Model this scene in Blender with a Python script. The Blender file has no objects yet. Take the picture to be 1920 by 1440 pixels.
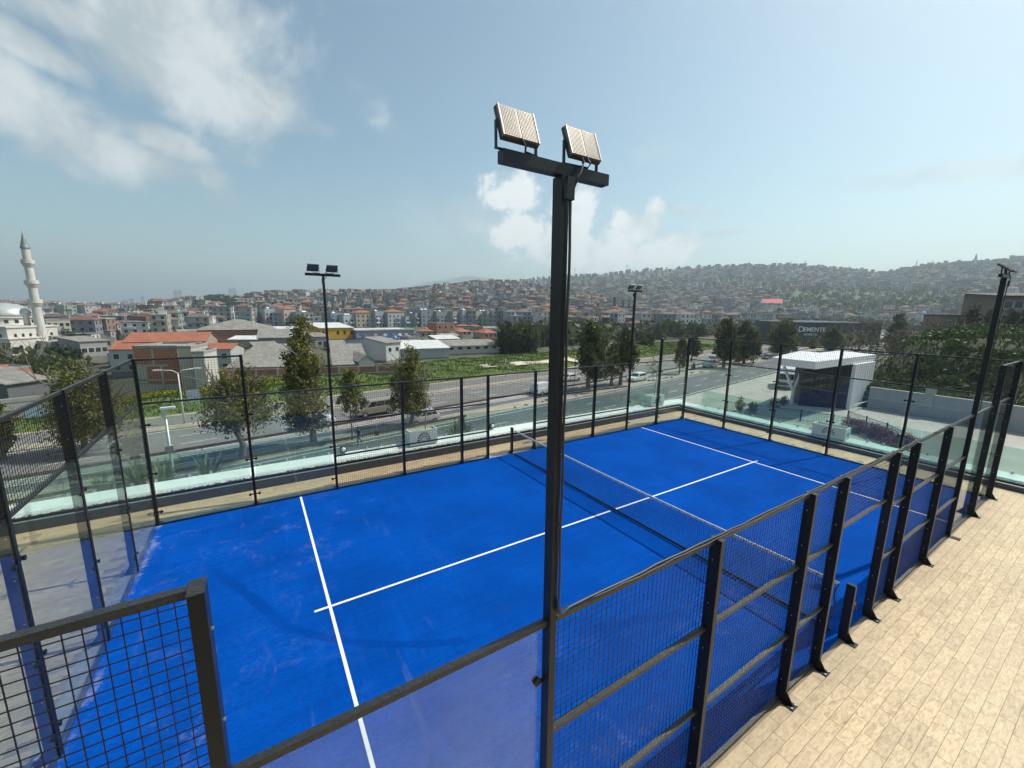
import bpy, math, random
import numpy as np
from mathutils import Vector, Matrix

SC = bpy.context.scene
COL = SC.collection
R = math.radians
rng = random.Random(7)

# ------------------------------------------------------------------ camera
CAM = np.array([2.292, -2.100, 5.186])
YAW, PITCH, ROLL, FPX = 1.00745, -0.178356, 0.013731, 769.05   # FPX: focal length in pixels of the 1920 px wide photograph
_f = np.array([math.cos(YAW) * math.cos(PITCH), math.sin(YAW) * math.cos(PITCH), math.sin(PITCH)])
_r = np.cross(_f, [0, 0, 1]); _r /= np.linalg.norm(_r); _u = np.cross(_r, _f)
_c, _s = math.cos(ROLL), math.sin(ROLL)
FWD, RGT, UPV = _f, _c * _r + _s * _u, -_s * _r + _c * _u
cam_d = bpy.data.cameras.new('camera')
cam_d.sensor_width = 36.0
cam_d.lens = FPX / 1920 * 36.0
cam_d.clip_start = 0.05
cam_d.clip_end = 30000
cam = bpy.data.objects.new('camera', cam_d)
COL.objects.link(cam)
M = Matrix.Identity(4)
for i in range(3):
    M[i][0], M[i][1], M[i][2], M[i][3] = RGT[i], UPV[i], -FWD[i], CAM[i]
cam.matrix_world = M
SC.camera = cam

def ray(u, v):
    return FWD + RGT * ((u - 960) / FPX) - UPV * ((v - 720) / FPX)

def on_z(u, v, z=-8.0):
    """point of a photo pixel's line of sight on the level z"""
    d = ray(u, v)
    return CAM + d * ((z - CAM[2]) / d[2])

def at_depth(u, v, dep):
    return CAM + ray(u, v) * dep

def depth_of(p):
    return float((np.array(p, float) - CAM) @ FWD)

def z_of(x, y, v_px, u_px=None):
    """height above the point x,y at which the photo row v_px is met (in that point's column)"""
    k = (720 - v_px) / FPX; d = np.array([x, y, 0.0]) - CAM
    return float((k * (d @ FWD) - d @ UPV) / (UPV[2] - k * FWD[2]))

# ------------------------------------------------------------------ world, sun, exposure
SUN_AZ, SUN_EL = R(-9.5), R(53.0)
sun_dir = Vector((math.cos(SUN_AZ) * math.cos(SUN_EL), math.sin(SUN_AZ) * math.cos(SUN_EL), math.sin(SUN_EL)))
world = bpy.data.worlds.new('World'); SC.world = world
world.use_nodes = True
wt = world.node_tree; wn = wt.nodes; wl = wt.links
wn.clear()

def wnode(t, **k):
    n = wn.new(t)
    for a, b in k.items(): setattr(n, a, b)
    return n

def wmath(op, a, b=None, c=None, clamp=False):
    n = wnode('ShaderNodeMath', operation=op, use_clamp=clamp)
    for i, x in enumerate((a, b, c)):
        if x is None: continue
        if isinstance(x, (int, float)): n.inputs[i].default_value = x
        else: wl.new(x, n.inputs[i])
    return n.outputs[0]

def wvec(op, a, b=None):
    n = wnode('ShaderNodeVectorMath', operation=op)
    for i, x in enumerate((a, b)):
        if x is None: continue
        if isinstance(x, (tuple, list)): n.inputs[i].default_value = x
        else: wl.new(x, n.inputs[i])
    return n.outputs[1] if op in ('DOT_PRODUCT', 'LENGTH') else n.outputs[0]

sky = wnode('ShaderNodeTexSky', sky_type='NISHITA')
sky.sun_disc = False
sky.sun_elevation = SUN_EL
sky.sun_rotation = R(90) - SUN_AZ
sky.altitude = 60
sky.air_density = 1.0
sky.dust_density = 1.8
sky.ozone_density = 1.4
geo = wnode('ShaderNodeNewGeometry')
dirv = wvec('NORMALIZE', wvec('SCALE', geo.outputs['Incoming']))
dirv.node.inputs[0].links[0].from_node.inputs['Scale'].default_value = -1.0

# clouds: banks of cumulus at their bearings, broken up by noise, and thin scattered wisps all round
def noise_out(scale, detail, rough, distort=0.0, off=(0, 0, 0), stretch=(1, 1, 1)):
    mp = wnode('ShaderNodeMapping'); mp.inputs['Location'].default_value = off; mp.inputs['Scale'].default_value = stretch
    wl.new(dirv, mp.inputs['Vector'])
    n = wnode('ShaderNodeTexNoise'); n.inputs['Scale'].default_value = scale
    n.inputs['Detail'].default_value = detail; n.inputs['Roughness'].default_value = rough
    n.inputs['Distortion'].default_value = distort
    wl.new(mp.outputs[0], n.inputs['Vector'])
    return n.outputs['Fac']

def blob(u, v, ru, rv, tilt=0.0, gain=1.0):
    d = ray(u, v); d = d / np.linalg.norm(d)
    right = np.cross(d, [0, 0, 1]); right /= np.linalg.norm(right); up = np.cross(right, d)
    ct, st = math.cos(R(tilt)), math.sin(R(tilt))
    a, b = right * ct + up * st, -right * st + up * ct
    k = math.sqrt(1 + ((u - 960) ** 2 + (v - 720) ** 2) / FPX ** 2)       # pixels to angle, away from the axis
    sa, sb = FPX * k / ru, FPX * k / rv
    rel = wvec('SUBTRACT', dirv, tuple(d))
    x = wmath('MULTIPLY', wvec('DOT_PRODUCT', rel, tuple(a)), sa)
    y = wmath('MULTIPLY', wvec('DOT_PRODUCT', rel, tuple(b)), sb)
    r2 = wmath('ADD', wmath('MULTIPLY', x, x), wmath('MULTIPLY', y, y))
    return wmath('MULTIPLY', wmath('SUBTRACT', 1.0, wmath('SQRT', r2)), gain)

def maxall(l):
    o = l[0]
    for x in l[1:]: o = wmath('MAXIMUM', o, x)
    return o

def ramp(x, lo, hi, interp='SMOOTHSTEP'):
    n = wnode('ShaderNodeMapRange', interpolation_type=interp)
    n.inputs['From Min'].default_value = lo; n.inputs['From Max'].default_value = hi
    wl.new(x, n.inputs['Value'])
    return n.outputs['Result']

soft = maxall([blob(330, 60, 240, 190), blob(455, 180, 150, 110, -20), blob(90, 215, 320, 90, -18), blob(300, 265, 90, 40, -12),
               blob(150, 40, 180, 60, -10, .8), blob(70, 95, 110, 42, -22, 1.0), blob(720, 232, 85, 40, -25, .42), blob(590, 240, 50, 30, 0, .32)])
crisp = maxall([blob(965, 362, 78, 50, 0, .95), blob(1082, 395, 70, 82, 0, 1.0), blob(1195, 430, 75, 50, 0, 1.0), blob(1120, 472, 180, 62, 0, .95),
                blob(985, 438, 90, 44, 0, 1.1), blob(1255, 470, 70, 44)])
thin = maxall([blob(1850, 318, 300, 30, -4, .8), blob(1290, 395, 110, 16, -12, .8), blob(900, 430, 200, 90, 0, .6), blob(1230, 280, 60, 26, 0, .55), blob(1340, 438, 70, 10, 4, .7)])
n_soft = noise_out(6.5, 6, .60, .35, (3.1, 1.7, .4))
n_crisp = noise_out(17.0, 6, .62, .15, (.7, 5.1, 2.2))
n_thin = noise_out(6.0, 4, .6, .4, (8, 2, 1), (1, 1, 4))
n_all = noise_out(2.6, 5, .58, .3, (4.4, 9.3, 6.1), (1, 1, 2.2))
m_soft = wmath('MULTIPLY', ramp(wmath('ADD', soft, wmath('MULTIPLY', wmath('SUBTRACT', n_soft, .5), 2.1)), .02, .66), .84)
m_crisp = wmath('MULTIPLY', ramp(wmath('ADD', crisp, wmath('MULTIPLY', wmath('SUBTRACT', n_crisp, .5), 2.1)), .04, .52), .88)
m_thin = wmath('MULTIPLY', ramp(wmath('ADD', thin, wmath('MULTIPLY', wmath('SUBTRACT', n_thin, .5), 1.4)), .0, .9), .5)
m_all = wmath('MULTIPLY', ramp(n_all, .60, .86), .35)
cover = maxall([m_soft, m_thin, m_all])
shade_n = noise_out(9.0, 4, .6, .2, (1.2, 3.3, .9))
shade = ramp(wmath('ADD', shade_n, wmath('MULTIPLY', m_crisp, .14)), .36, .66)
ccol = wnode('ShaderNodeMix', data_type='RGBA')
ccol.inputs['A'].default_value = (3.2, 3.7, 3.8, 1); ccol.inputs['B'].default_value = (5.3, 5.6, 5.55, 1)
wl.new(shade, ccol.inputs['Factor'])
tint = wnode('ShaderNodeMix', data_type='RGBA', blend_type='MULTIPLY'); tint.inputs['Factor'].default_value = 1.0     # white balance of the photograph
tint.inputs['B'].default_value = (.94, 1.03, .885, 1); wl.new(sky.outputs[0], tint.inputs['A'])
cmix = wnode('ShaderNodeMix', data_type='RGBA')
wl.new(cover, cmix.inputs['Factor']); wl.new(tint.outputs['Result'], cmix.inputs['A']); wl.new(ccol.outputs['Result'], cmix.inputs['B'])
bg = wnode('ShaderNodeBackground'); bg.inputs['Strength'].default_value = 0.14
ccol2 = wnode('ShaderNodeMix', data_type='RGBA')
ccol2.inputs['A'].default_value = (4.3, 4.8, 4.9, 1); ccol2.inputs['B'].default_value = (6.6, 6.75, 6.6, 1); wl.new(shade, ccol2.inputs['Factor'])
cmix2 = wnode('ShaderNodeMix', data_type='RGBA')
wl.new(m_crisp, cmix2.inputs['Factor']); wl.new(cmix.outputs['Result'], cmix2.inputs['A']); wl.new(ccol2.outputs['Result'], cmix2.inputs['B'])
wl.new(cmix2.outputs['Result'], bg.inputs['Color'])
world.cycles.sampling_method = 'MANUAL'; world.cycles.sample_map_resolution = 256
wo = wnode('ShaderNodeOutputWorld'); wl.new(bg.outputs[0], wo.inputs['Surface'])

sun_l = bpy.data.lights.new('sun', 'SUN'); sun_l.energy = 4.2; sun_l.angle = R(0.53); sun_l.color = (1.0, 0.95, 0.86)
sun_o = bpy.data.objects.new('sun', sun_l); COL.objects.link(sun_o)
sun_o.rotation_euler = sun_dir.to_track_quat('Z', 'Y').to_euler(); sun_o.location = (40, -20, 60)

SC.view_settings.view_transform = 'Standard'; SC.view_settings.look = 'None'
SC.view_settings.exposure = 0.18; SC.view_settings.gamma = 1.0; SC.view_settings.use_curve_mapping = False
SC.render.engine = 'CYCLES'
SC.cycles.use_denoising = True
SC.cycles.max_bounces = 6; SC.cycles.transparent_max_bounces = 48; SC.cycles.diffuse_bounces = 2
SC.cycles.glossy_bounces = 3; SC.cycles.volume_bounces = 0; SC.cycles.sample_clamp_indirect = 6.0
SC.cycles.use_adaptive_sampling = True; SC.cycles.adaptive_threshold = .03

# ------------------------------------------------------------------ materials
def mat(name, col, rough=0.6, metal=0.0, var=0.0, vscale=4.0, col2=None, bump=0.0, bscale=60.0, spec=0.5, attr=None, rnd=0.0, coord='Object'):
    """procedural principled material: colour broken up by noise, optional vertex colour, random tint per object, bump"""
    m = bpy.data.materials.new(name); m.use_nodes = True
    nt = m.node_tree; N = nt.nodes; L = nt.links
    b = N['Principled BSDF']
    b.inputs['Roughness'].default_value = rough; b.inputs['Metallic'].default_value = metal
    b.inputs['Specular IOR Level'].default_value = spec
    tc = N.new('ShaderNodeTexCoord')
    out = None
    if attr:
        a = N.new('ShaderNodeAttribute'); a.attribute_name = attr; out = a.outputs['Color']
    else:
        c = N.new('ShaderNodeRGB'); c.outputs[0].default_value = (*col, 1); out = c.outputs[0]
    if var or col2:
        nz = N.new('ShaderNodeTexNoise'); nz.inputs['Scale'].default_value = vscale; nz.inputs['Detail'].default_value = 8; nz.inputs['Roughness'].default_value = .62
        L.new(tc.outputs[coord], nz.inputs['Vector'])
        mr = N.new('ShaderNodeMapRange'); mr.inputs['From Min'].default_value = .3; mr.inputs['From Max'].default_value = .7
        L.new(nz.outputs['Fac'], mr.inputs['Value'])
        mx = N.new('ShaderNodeMix'); mx.data_type = 'RGBA'
        L.new(mr.outputs[0], mx.inputs['Factor']); L.new(out, mx.inputs['A'])
        if col2: mx.inputs['B'].default_value = (*col2, 1)
        else:
            ml = N.new('ShaderNodeMix'); ml.data_type = 'RGBA'; ml.blend_type = 'MULTIPLY'; ml.inputs['Factor'].default_value = 1
            L.new(out, ml.inputs['A']); ml.inputs['B'].default_value = (1 - var, 1 - var, 1 - var, 1)
            L.new(ml.outputs['Result'], mx.inputs['B'])
        out = mx.outputs['Result']
    if rnd:
        oi = N.new('ShaderNodeObjectInfo'); hs = N.new('ShaderNodeHueSaturation')
        mr2 = N.new('ShaderNodeMapRange'); mr2.inputs['To Min'].default_value = 1 - rnd; mr2.inputs['To Max'].default_value = 1 + rnd
        L.new(oi.outputs['Random'], mr2.inputs['Value']); L.new(mr2.outputs[0], hs.inputs['Value']); L.new(out, hs.inputs['Color'])
        out = hs.outputs['Color']
    L.new(out, b.inputs['Base Color'])
    if bump:
        bz = N.new('ShaderNodeTexNoise'); bz.inputs['Scale'].default_value = bscale; bz.inputs['Detail'].default_value = 5
        L.new(tc.outputs[coord], bz.inputs['Vector'])
        bp = N.new('ShaderNodeBump'); bp.inputs['Strength'].default_value = bump; bp.inputs['Distance'].default_value = .02
        L.new(bz.outputs['Fac'], bp.inputs['Height']); L.new(bp.outputs[0], b.inputs['Normal'])
    return m

def glass_mat(name, tint, ior=1.5, dust=0.0):
    """clear pane: light passes straight through with a tint, the rest mirrors by Fresnel; a film of dust scatters a little"""
    m = bpy.data.materials.new(name); m.use_nodes = True
    nt = m.node_tree; N = nt.nodes; L = nt.links; N.clear()
    o = N.new('ShaderNodeOutputMaterial'); tr = N.new('ShaderNodeBsdfTransparent'); tr.inputs[0].default_value = (*tint, 1)
    gl = N.new('ShaderNodeBsdfGlossy'); gl.inputs['Roughness'].default_value = 0.0
    lw = N.new('ShaderNodeLayerWeight'); lw.inputs['Blend'].default_value = .5
    pw = N.new('ShaderNodeMath'); pw.operation = 'POWER'; L.new(lw.outputs['Facing'], pw.inputs[0]); pw.inputs[1].default_value = 4.2
    fr = N.new('ShaderNodeMath'); fr.operation = 'MULTIPLY_ADD'; L.new(pw.outputs[0], fr.inputs[0]); fr.inputs[1].default_value = .80; fr.inputs[2].default_value = .035
    mx = N.new('ShaderNodeMixShader'); L.new(fr.outputs[0], mx.inputs[0]); L.new(tr.outputs[0], mx.inputs[1]); L.new(gl.outputs[0], mx.inputs[2])
    src = mx.outputs[0]
    if dust:
        tc = N.new('ShaderNodeTexCoord'); nz = N.new('ShaderNodeTexNoise'); nz.inputs['Scale'].default_value = 2.2; nz.inputs['Detail'].default_value = 7
        L.new(tc.outputs['Object'], nz.inputs['Vector'])
        mr = N.new('ShaderNodeMapRange'); mr.inputs['From Min'].default_value = .3; mr.inputs['From Max'].default_value = .75
        mr.inputs['To Min'].default_value = dust * .5; mr.inputs['To Max'].default_value = dust * 1.4
        L.new(nz.outputs['Fac'], mr.inputs['Value'])
        df = N.new('ShaderNodeBsdfDiffuse'); df.inputs[0].default_value = (.75, .74, .70, 1)
        m2 = N.new('ShaderNodeMixShader'); L.new(mr.outputs[0], m2.inputs[0]); L.new(src, m2.inputs[1]); L.new(df.outputs[0], m2.inputs[2]); src = m2.outputs[0]
    L.new(src, o.inputs['Surface'])
    return m

def leaf_mat(name, col, transl=0.35, var=0.45):
    m = bpy.data.materials.new(name); m.use_nodes = True
    nt = m.node_tree; N = nt.nodes; L = nt.links; N.clear()
    o = N.new('ShaderNodeOutputMaterial'); a = N.new('ShaderNodeAttribute'); a.attribute_name = 'Col'
    ml = N.new('ShaderNodeMix'); ml.data_type = 'RGBA'; ml.blend_type = 'MULTIPLY'; ml.inputs['Factor'].default_value = 1
    ml.inputs['A'].default_value = (*col, 1); L.new(a.outputs['Color'], ml.inputs['B'])
    d = N.new('ShaderNodeBsdfPrincipled'); d.inputs['Roughness'].default_value = .55; d.inputs['Specular IOR Level'].default_value = .3
    t = N.new('ShaderNodeBsdfTranslucent'); L.new(ml.outputs['Result'], d.inputs['Base Color']); L.new(ml.outputs['Result'], t.inputs[0])
    mx = N.new('ShaderNodeMixShader'); mx.inputs[0].default_value = transl
    L.new(d.outputs[0], mx.inputs[1]); L.new(t.outputs[0], mx.inputs[2]); L.new(mx.outputs[0], o.inputs['Surface'])
    return m

# ------------------------------------------------------------------ mesh helpers
class MB:
    """collects faces; build() links them as ONE mesh object"""
    def __init__(s): s.v = []; s.f = []; s.c = []; s.col = (1, 1, 1)
    def face(s, pts):
        i = len(s.v); s.v.extend([tuple(p) for p in pts]); s.f.append(tuple(range(i, i + len(pts)))); s.c.append(s.col)
    def box(s, x0, x1, y0, y1, z0, z1, rot=0.0, org=(0, 0)):
        p = [(x0, y0, z0), (x1, y0, z0), (x1, y1, z0), (x0, y1, z0), (x0, y0, z1), (x1, y0, z1), (x1, y1, z1), (x0, y1, z1)]
        if rot:
            c, sn = math.cos(rot), math.sin(rot)
            p = [(org[0] + (a - org[0]) * c - (b - org[1]) * sn, org[1] + (a - org[0]) * sn + (b - org[1]) * c, z) for a, b, z in p]
        s.hexa(p)
    def hexa(s, p):
        i = len(s.v); s.v.extend([tuple(q) for q in p])
        for q in ((0, 3, 2, 1), (4, 5, 6, 7), (0, 1, 5, 4), (1, 2, 6, 5), (2, 3, 7, 6), (3, 0, 4, 7)):
            s.f.append(tuple(i + k for k in q)); s.c.append(s.col)
    def bar(s, a, b, w, h, up=(0, 0, 1)):
        """box beam from a to b, w wide and h high"""
        a, b = Vector(a), Vector(b); d = (b - a).normalized(); u = Vector(up)
        if abs(d.dot(u)) > .98: u = Vector((1, 0, 0))
        r = d.cross(u).normalized(); u = r.cross(d).normalized()
        r *= w / 2; u *= h / 2
        s.hexa([a - r - u, a + r - u, b + r - u, b - r - u, a - r + u, a + r + u, b + r + u, b - r + u])
    def tube(s, pts, rad, n=6, caps=True):
        pts = [Vector(p) for p in pts]; rr = rad if isinstance(rad, (list, tuple)) else [rad] * len(pts)
        rings = []
        for k, p in enumerate(pts):
            d = (pts[min(k + 1, len(pts) - 1)] - pts[max(k - 1, 0)])
            d = d.normalized() if d.length > 1e-9 else Vector((0, 0, 1))
            a = Vector((0, 0, 1)) if abs(d.z) < .9 else Vector((1, 0, 0))
            x = d.cross(a).normalized(); y = x.cross(d).normalized()
            rings.append([p + (x * math.cos(2 * math.pi * j / n) + y * math.sin(2 * math.pi * j / n)) * rr[k] for j in range(n)])
        s.loft(rings, caps)
    def loft(s, rings, caps=True, closed=True):
        i = len(s.v); n = len(rings[0])
        for r in rings: s.v.extend([tuple(p) for p in r])
        for k in range(len(rings) - 1):
            for j in range(n if closed else n - 1):
                a = i + k * n + j; b = i + k * n + (j + 1) % n
                s.f.append((a, b, b + n, a + n)); s.c.append(s.col)
        if caps:
            s.f.append(tuple(i + j for j in reversed(range(n)))); s.c.append(s.col)
            s.f.append(tuple(i + (len(rings) - 1) * n + j for j in range(n))); s.c.append(s.col)
    def lathe(s, prof, cx=0, cy=0, n=16, caps=True):
        s.loft([[(cx + r * math.cos(2 * math.pi * j / n), cy + r * math.sin(2 * math.pi * j / n), z) for j in range(n)] for r, z in prof], caps)
    def prism(s, pts, z0, z1):
        n = len(pts); i = len(s.v)
        s.v.extend([(x, y, z0) for x, y in pts]); s.v.extend([(x, y, z1) for x, y in pts])
        s.f.append(tuple(i + j for j in reversed(range(n)))); s.c.append(s.col)
        s.f.append(tuple(i + n + j for j in range(n))); s.c.append(s.col)
        for j in range(n):
            k = (j + 1) % n; s.f.append((i + j, i + k, i + n + k, i + n + j)); s.c.append(s.col)
    def mesh(s, name, smooth=False, org=None, colors=False):
        me = bpy.data.meshes.new(name)
        v = s.v if org is None else [(a - org[0], b - org[1], c - org[2]) for a, b, c in s.v]
        me.from_pydata(v, [], s.f)
        if smooth: me.polygons.foreach_set('use_smooth', [True] * len(me.polygons))
        if colors:
            at = me.color_attributes.new('Col', 'FLOAT_COLOR', 'CORNER')
            out = []
            for f, c in zip(s.f, s.c): out.extend([c[0], c[1], c[2], 1.0] * len(f))
            at.data.foreach_set('color', out)
        me.update()
        return me
    def build(s, name, material, parent=None, smooth=False, local=False, colors=False):
        """vertices are in world space unless local; a child is stored relative to its parent's origin"""
        org = None
        if parent is not None and not local: org = ORG[parent.name]
        me = s.mesh(name, smooth, org, colors)
        return link(name, me, material, parent, org)

ORG = {}
def link(name, me, material, parent=None, org=None, loc=None):
    if material is not None and not me.materials: me.materials.append(material)
    o = bpy.data.objects.new(name, me); COL.objects.link(o)
    if parent is not None: o.parent = parent
    if loc is not None: o.location = loc
    ORG[o.name] = org if org is not None else (0, 0, 0)
    if parent is not None and org is None: ORG[o.name] = ORG.get(parent.name, (0, 0, 0))
    return o

def tag(o, label=None, cat=None, group=None, kind=None):
    if label: o['label'] = label
    if cat: o['category'] = cat
    if group: o['group'] = group
    if kind: o['kind'] = kind
    return o

def thing(name, loc, label, cat, group=None, rotz=0.0):
    o = bpy.data.objects.new(name, None); COL.objects.link(o); o.empty_display_size = .2
    o.location = loc; o.rotation_euler = (0, 0, rotz); ORG[o.name] = tuple(loc)
    return tag(o, label, cat, group)

def copy_tree(o, parent=None):
    c = o.copy(); COL.objects.link(c); ORG[c.name] = ORG.get(o.name, (0, 0, 0))
    if parent is not None: c.parent = parent
    for ch in o.children: copy_tree(ch, c)
    return c
# ------------------------------------------------------------------ court: turf, lines, terrace
def turf_mat():
    m = bpy.data.materials.new('blue_turf'); m.use_nodes = True
    nt = m.node_tree; N = nt.nodes; L = nt.links; b = N['Principled BSDF']
    b.inputs['Roughness'].default_value = .85; b.inputs['Specular IOR Level'].default_value = .02
    g = N.new('ShaderNodeNewGeometry'); P = g.outputs['Position']
    def nz(scale, det=6, rough=.6, stretch=(1, 1, 1), dist=0.0):
        mp = N.new('ShaderNodeMapping'); mp.inputs['Scale'].default_value = stretch; L.new(P, mp.inputs['Vector'])
        n = N.new('ShaderNodeTexNoise'); n.inputs['Scale'].default_value = scale; n.inputs['Detail'].default_value = det
        n.inputs['Roughness'].default_value = rough; n.inputs['Distortion'].default_value = dist
        L.new(mp.outputs[0], n.inputs['Vector']); return n.outputs['Fac']
    def mth(op, a, c=None, clamp=False):
        n = N.new('ShaderNodeMath'); n.operation = op; n.use_clamp = clamp
        for i, x in enumerate((a, c)):
            if x is None: continue
            if isinstance(x, (int, float)): n.inputs[i].default_value = x
            else: L.new(x, n.inputs[i])
        return n.outputs[0]
    def mr(x, a, c, lo=0.0, hi=1.0):
        n = N.new('ShaderNodeMapRange'); n.interpolation_type = 'SMOOTHSTEP'
        for k, val in (('From Min', a), ('From Max', c), ('To Min', lo), ('To Max', hi)): n.inputs[k].default_value = val
        L.new(x, n.inputs['Value']); return n.outputs[0]
    def mix(f, a, c):
        n = N.new('ShaderNodeMix'); n.data_type = 'RGBA'
        if isinstance(f, float): n.inputs['Factor'].default_value = f
        else: L.new(f, n.inputs['Factor'])
        for k, x in (('A', a), ('B', c)):
            if isinstance(x, tuple): n.inputs[k].default_value = (*x, 1)
            else: L.new(x, n.inputs[k])
        return n.outputs['Result']
    sx = N.new('ShaderNodeSeparateXYZ'); L.new(P, sx.inputs[0]); X, Y = sx.outputs[0], sx.outputs[1]
    base = mix(mr(nz(.7, 5), .3, .7), (.0004, .052, .290), (.0005, .078, .425))
    base = mix(mr(nz(38, 4, .7, (.35, 1, 1)), .38, .70, 0, .75), base, (.0005, .040, .235))
    base = mix(mr(nz(150, 3, .7), .45, .8, 0, .6), base, (.002, .105, .56))
    # long brush strokes along the pile
    base = mix(mr(nz(9, 6, .7, (.07, 1, 1)), .40, .66, 0, .45), base, (.0005, .043, .25))
    base = mix(mr(nz(14, 6, .7, (.10, 1, 1)), .56, .76, 0, .40), base, (.002, .105, .52))
    base = mix(mr(nz(3.2, 6, .65, (1, .12, 1)), .52, .74, 0, .30), base, (.001, .09, .50))
    # dry sand: worn patches near the left end wall and along the edges
    end = mr(X, 3.6, .2, 0, .24); edge_l = mr(X, .16, .03, 0, .38); edge_f = mr(Y, 9.82, 9.98, 0, .26)
    sandy = mth('ADD', mth('ADD', end, edge_l), edge_f)
    patch = mth('ADD', mr(nz(.9, 7, .68, (1, 1, 1), .8), .40, .80, -.2, .62), mth('MULTIPLY', mth('SUBTRACT', nz(16, 5, .75), .5), 1.15))
    sand = mr(mth('ADD', patch, sandy), .47, 1.05, 0, .60)
    def spot(cx, cy, r):
        dx, dy = mth('SUBTRACT', X, cx), mth('SUBTRACT', Y, cy)
        return mr(mth('SQRT', mth('ADD', mth('MULTIPLY', dx, dx), mth('MULTIPLY', dy, dy))), r, r * .25)
    spots = mth('MAXIMUM', mth('MAXIMUM', spot(2.4, 8.0, 3.0), spot(5.3, 1.0, 1.9)), mth('MAXIMUM', mth('MULTIPLY', spot(9.0, 1.2, 1.6), .8), mth('MULTIPLY', spot(1.2, 4.0, 2.6), .7)))
    worn = mth('ADD', mr(nz(1.1, 8, .74, (1, 1, 1), .25), .42, .74, 0, 1), mth('MULTIPLY', mth('SUBTRACT', nz(26, 6, .85, (.45, 1, 1)), .5), 2.2))
    worn = mth('MULTIPLY', mr(worn, .30, 1.50, 0, .36), spots)
    streak = mr(nz(2.6, 8, .72, (1.3, .22, 1), .6), .58, .80, 0, .20)
    near_l = mr(X, 9.5, .5, .12, 1.0)
    sand = mth('MAXIMUM', worn, mth('MAXIMUM', mth('MULTIPLY', mth('MULTIPLY', sand, near_l), .8), mth('MULTIPLY', streak, near_l)))
    col = mix(mr(nz(11, 5, .8), .60, .78, 0, .16), base, (.18, .24, .40))
    col = mix(sand, col, (.36, .36, .36))
    # swept arcs where the pile lies the other way
    def arc(cx, cy, r, w, a0, a1, amt):
        dx, dy = mth('SUBTRACT', X, cx), mth('SUBTRACT', Y, cy)
        d = mth('ABSOLUTE', mth('SUBTRACT', mth('SQRT', mth('ADD', mth('MULTIPLY', dx, dx), mth('MULTIPLY', dy, dy))), r))
        ang = mth('ARCTAN2', dy, dx)
        inside = mth('MULTIPLY', mr(ang, a0 - .05, a0 + .12), mr(ang, a1 + .05, a1 - .12))
        wob = mth('MULTIPLY', mth('SUBTRACT', nz(3, 3), .5), .10)
        return mth('MULTIPLY', mth('MULTIPLY', mr(mth('ADD', d, wob), w, w * .45), inside), amt)
    for a in ARCS: col = mix(arc(*a), col, (.0006, .034, .22))
    L.new(col, b.inputs['Base Color'])
    bp = N.new('ShaderNodeBump'); bp.inputs['Strength'].default_value = .5; bp.inputs['Distance'].default_value = .01
    L.new(nz(170, 3, .7), bp.inputs['Height']); L.new(bp.outputs[0], b.inputs['Normal'])
    return m

def circle3(a, b, c):
    ax, ay, bx, by, cx, cy = *a, *b, *c
    d = 2 * (ax * (by - cy) + bx * (cy - ay) + cx * (ay - by))
    ux = ((ax * ax + ay * ay) * (by - cy) + (bx * bx + by * by) * (cy - ay) + (cx * cx + cy * cy) * (ay - by)) / d
    uy = ((ax * ax + ay * ay) * (cx - bx) + (bx * bx + by * by) * (ax - cx) + (cx * cx + cy * cy) * (bx - ax)) / d
    return ux, uy, math.hypot(ax - ux, ay - uy)

ARCS = []
for pts, w, amt in ((((392, 1064), (462, 1112), (540, 1182)), .12, .85), (((520, 1168), (640, 1200), (900, 1196)), .10, .5), (((1080, 1190), (1180, 1165), (1290, 1150)), .14, .4)):
    q = [tuple(on_z(u, v, 0)[:2]) for u, v in pts]
    cx, cy, r = circle3(*q)
    an = sorted(math.atan2(p[1] - cy, p[0] - cx) for p in q)
    if an[2] - an[0] < 2.6: ARCS.append((cx, cy, r, w, an[0], an[2], amt))

M_TURF = turf_mat()
M_LINE = mat('white_turf_line', (.78, .79, .80), .8, var=.14, vscale=9, bump=.3, bscale=150, coord='Object')
M_BLACK = mat('black_powder_coat', (.007, .0085, .011), .40, spec=.38, var=.3, vscale=6, bump=.10, bscale=220)
M_RAIL = mat('weathered_black_rail', (.009, .010, .011), .32, col2=(.034, .036, .037), vscale=42, bump=.35, bscale=110)
M_WIRE = mat('black_mesh_wire', (.008, .009, .011), .30)
M_GLASS = glass_mat('court_glass', (.90, .955, .935), 1.5, .012)
M_GLASS_N = glass_mat('dusty_court_glass', (.90, .95, .94), 1.52, .05)
M_BAL = glass_mat('green_balustrade_glass', (.80, .92, .88), 1.5, .03)
M_STEEL = mat('galvanised_bolt', (.55, .56, .57), .35, .9)
M_CONC = mat('concrete_footing', (.34, .33, .31), .85, var=.4, vscale=7, bump=.3, bscale=80)
M_CHAN = mat('grey_metal_kerb', (.075, .085, .09), .45, .2, var=.35, vscale=5)
M_MINT = mat('pale_coping_paint', (.64, .74, .70), .45, var=.14, vscale=3, bump=.05, bscale=60)
M_PEB = mat('white_pebble', (.62, .60, .55), .7, rnd=.2, attr='Col')

turf = MB(); turf.face([(-.03, -.03, .0), (20.03, -.03, .0), (20.03, 10.03, .0), (-.03, 10.03, .0)])
turf_o = tag(turf.build('court_turf', M_TURF), kind='structure', label='blue artificial turf of the padel court with sandy worn patches')
def court_line(x0, x1, y0, y1, z):
    m = MB(); m.box(x0, x1, y0, y1, z - .004, z); return m.build('court_line', M_LINE, turf_o)
court_line(3.025, 3.075, 0, 10, .0055); court_line(16.925, 16.975, 0, 10, .0055)
court_line(2.80, 9.9, 4.975, 5.025, .0082); court_line(10.1, 17.2, 4.975, 5.025, .0082)

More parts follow.
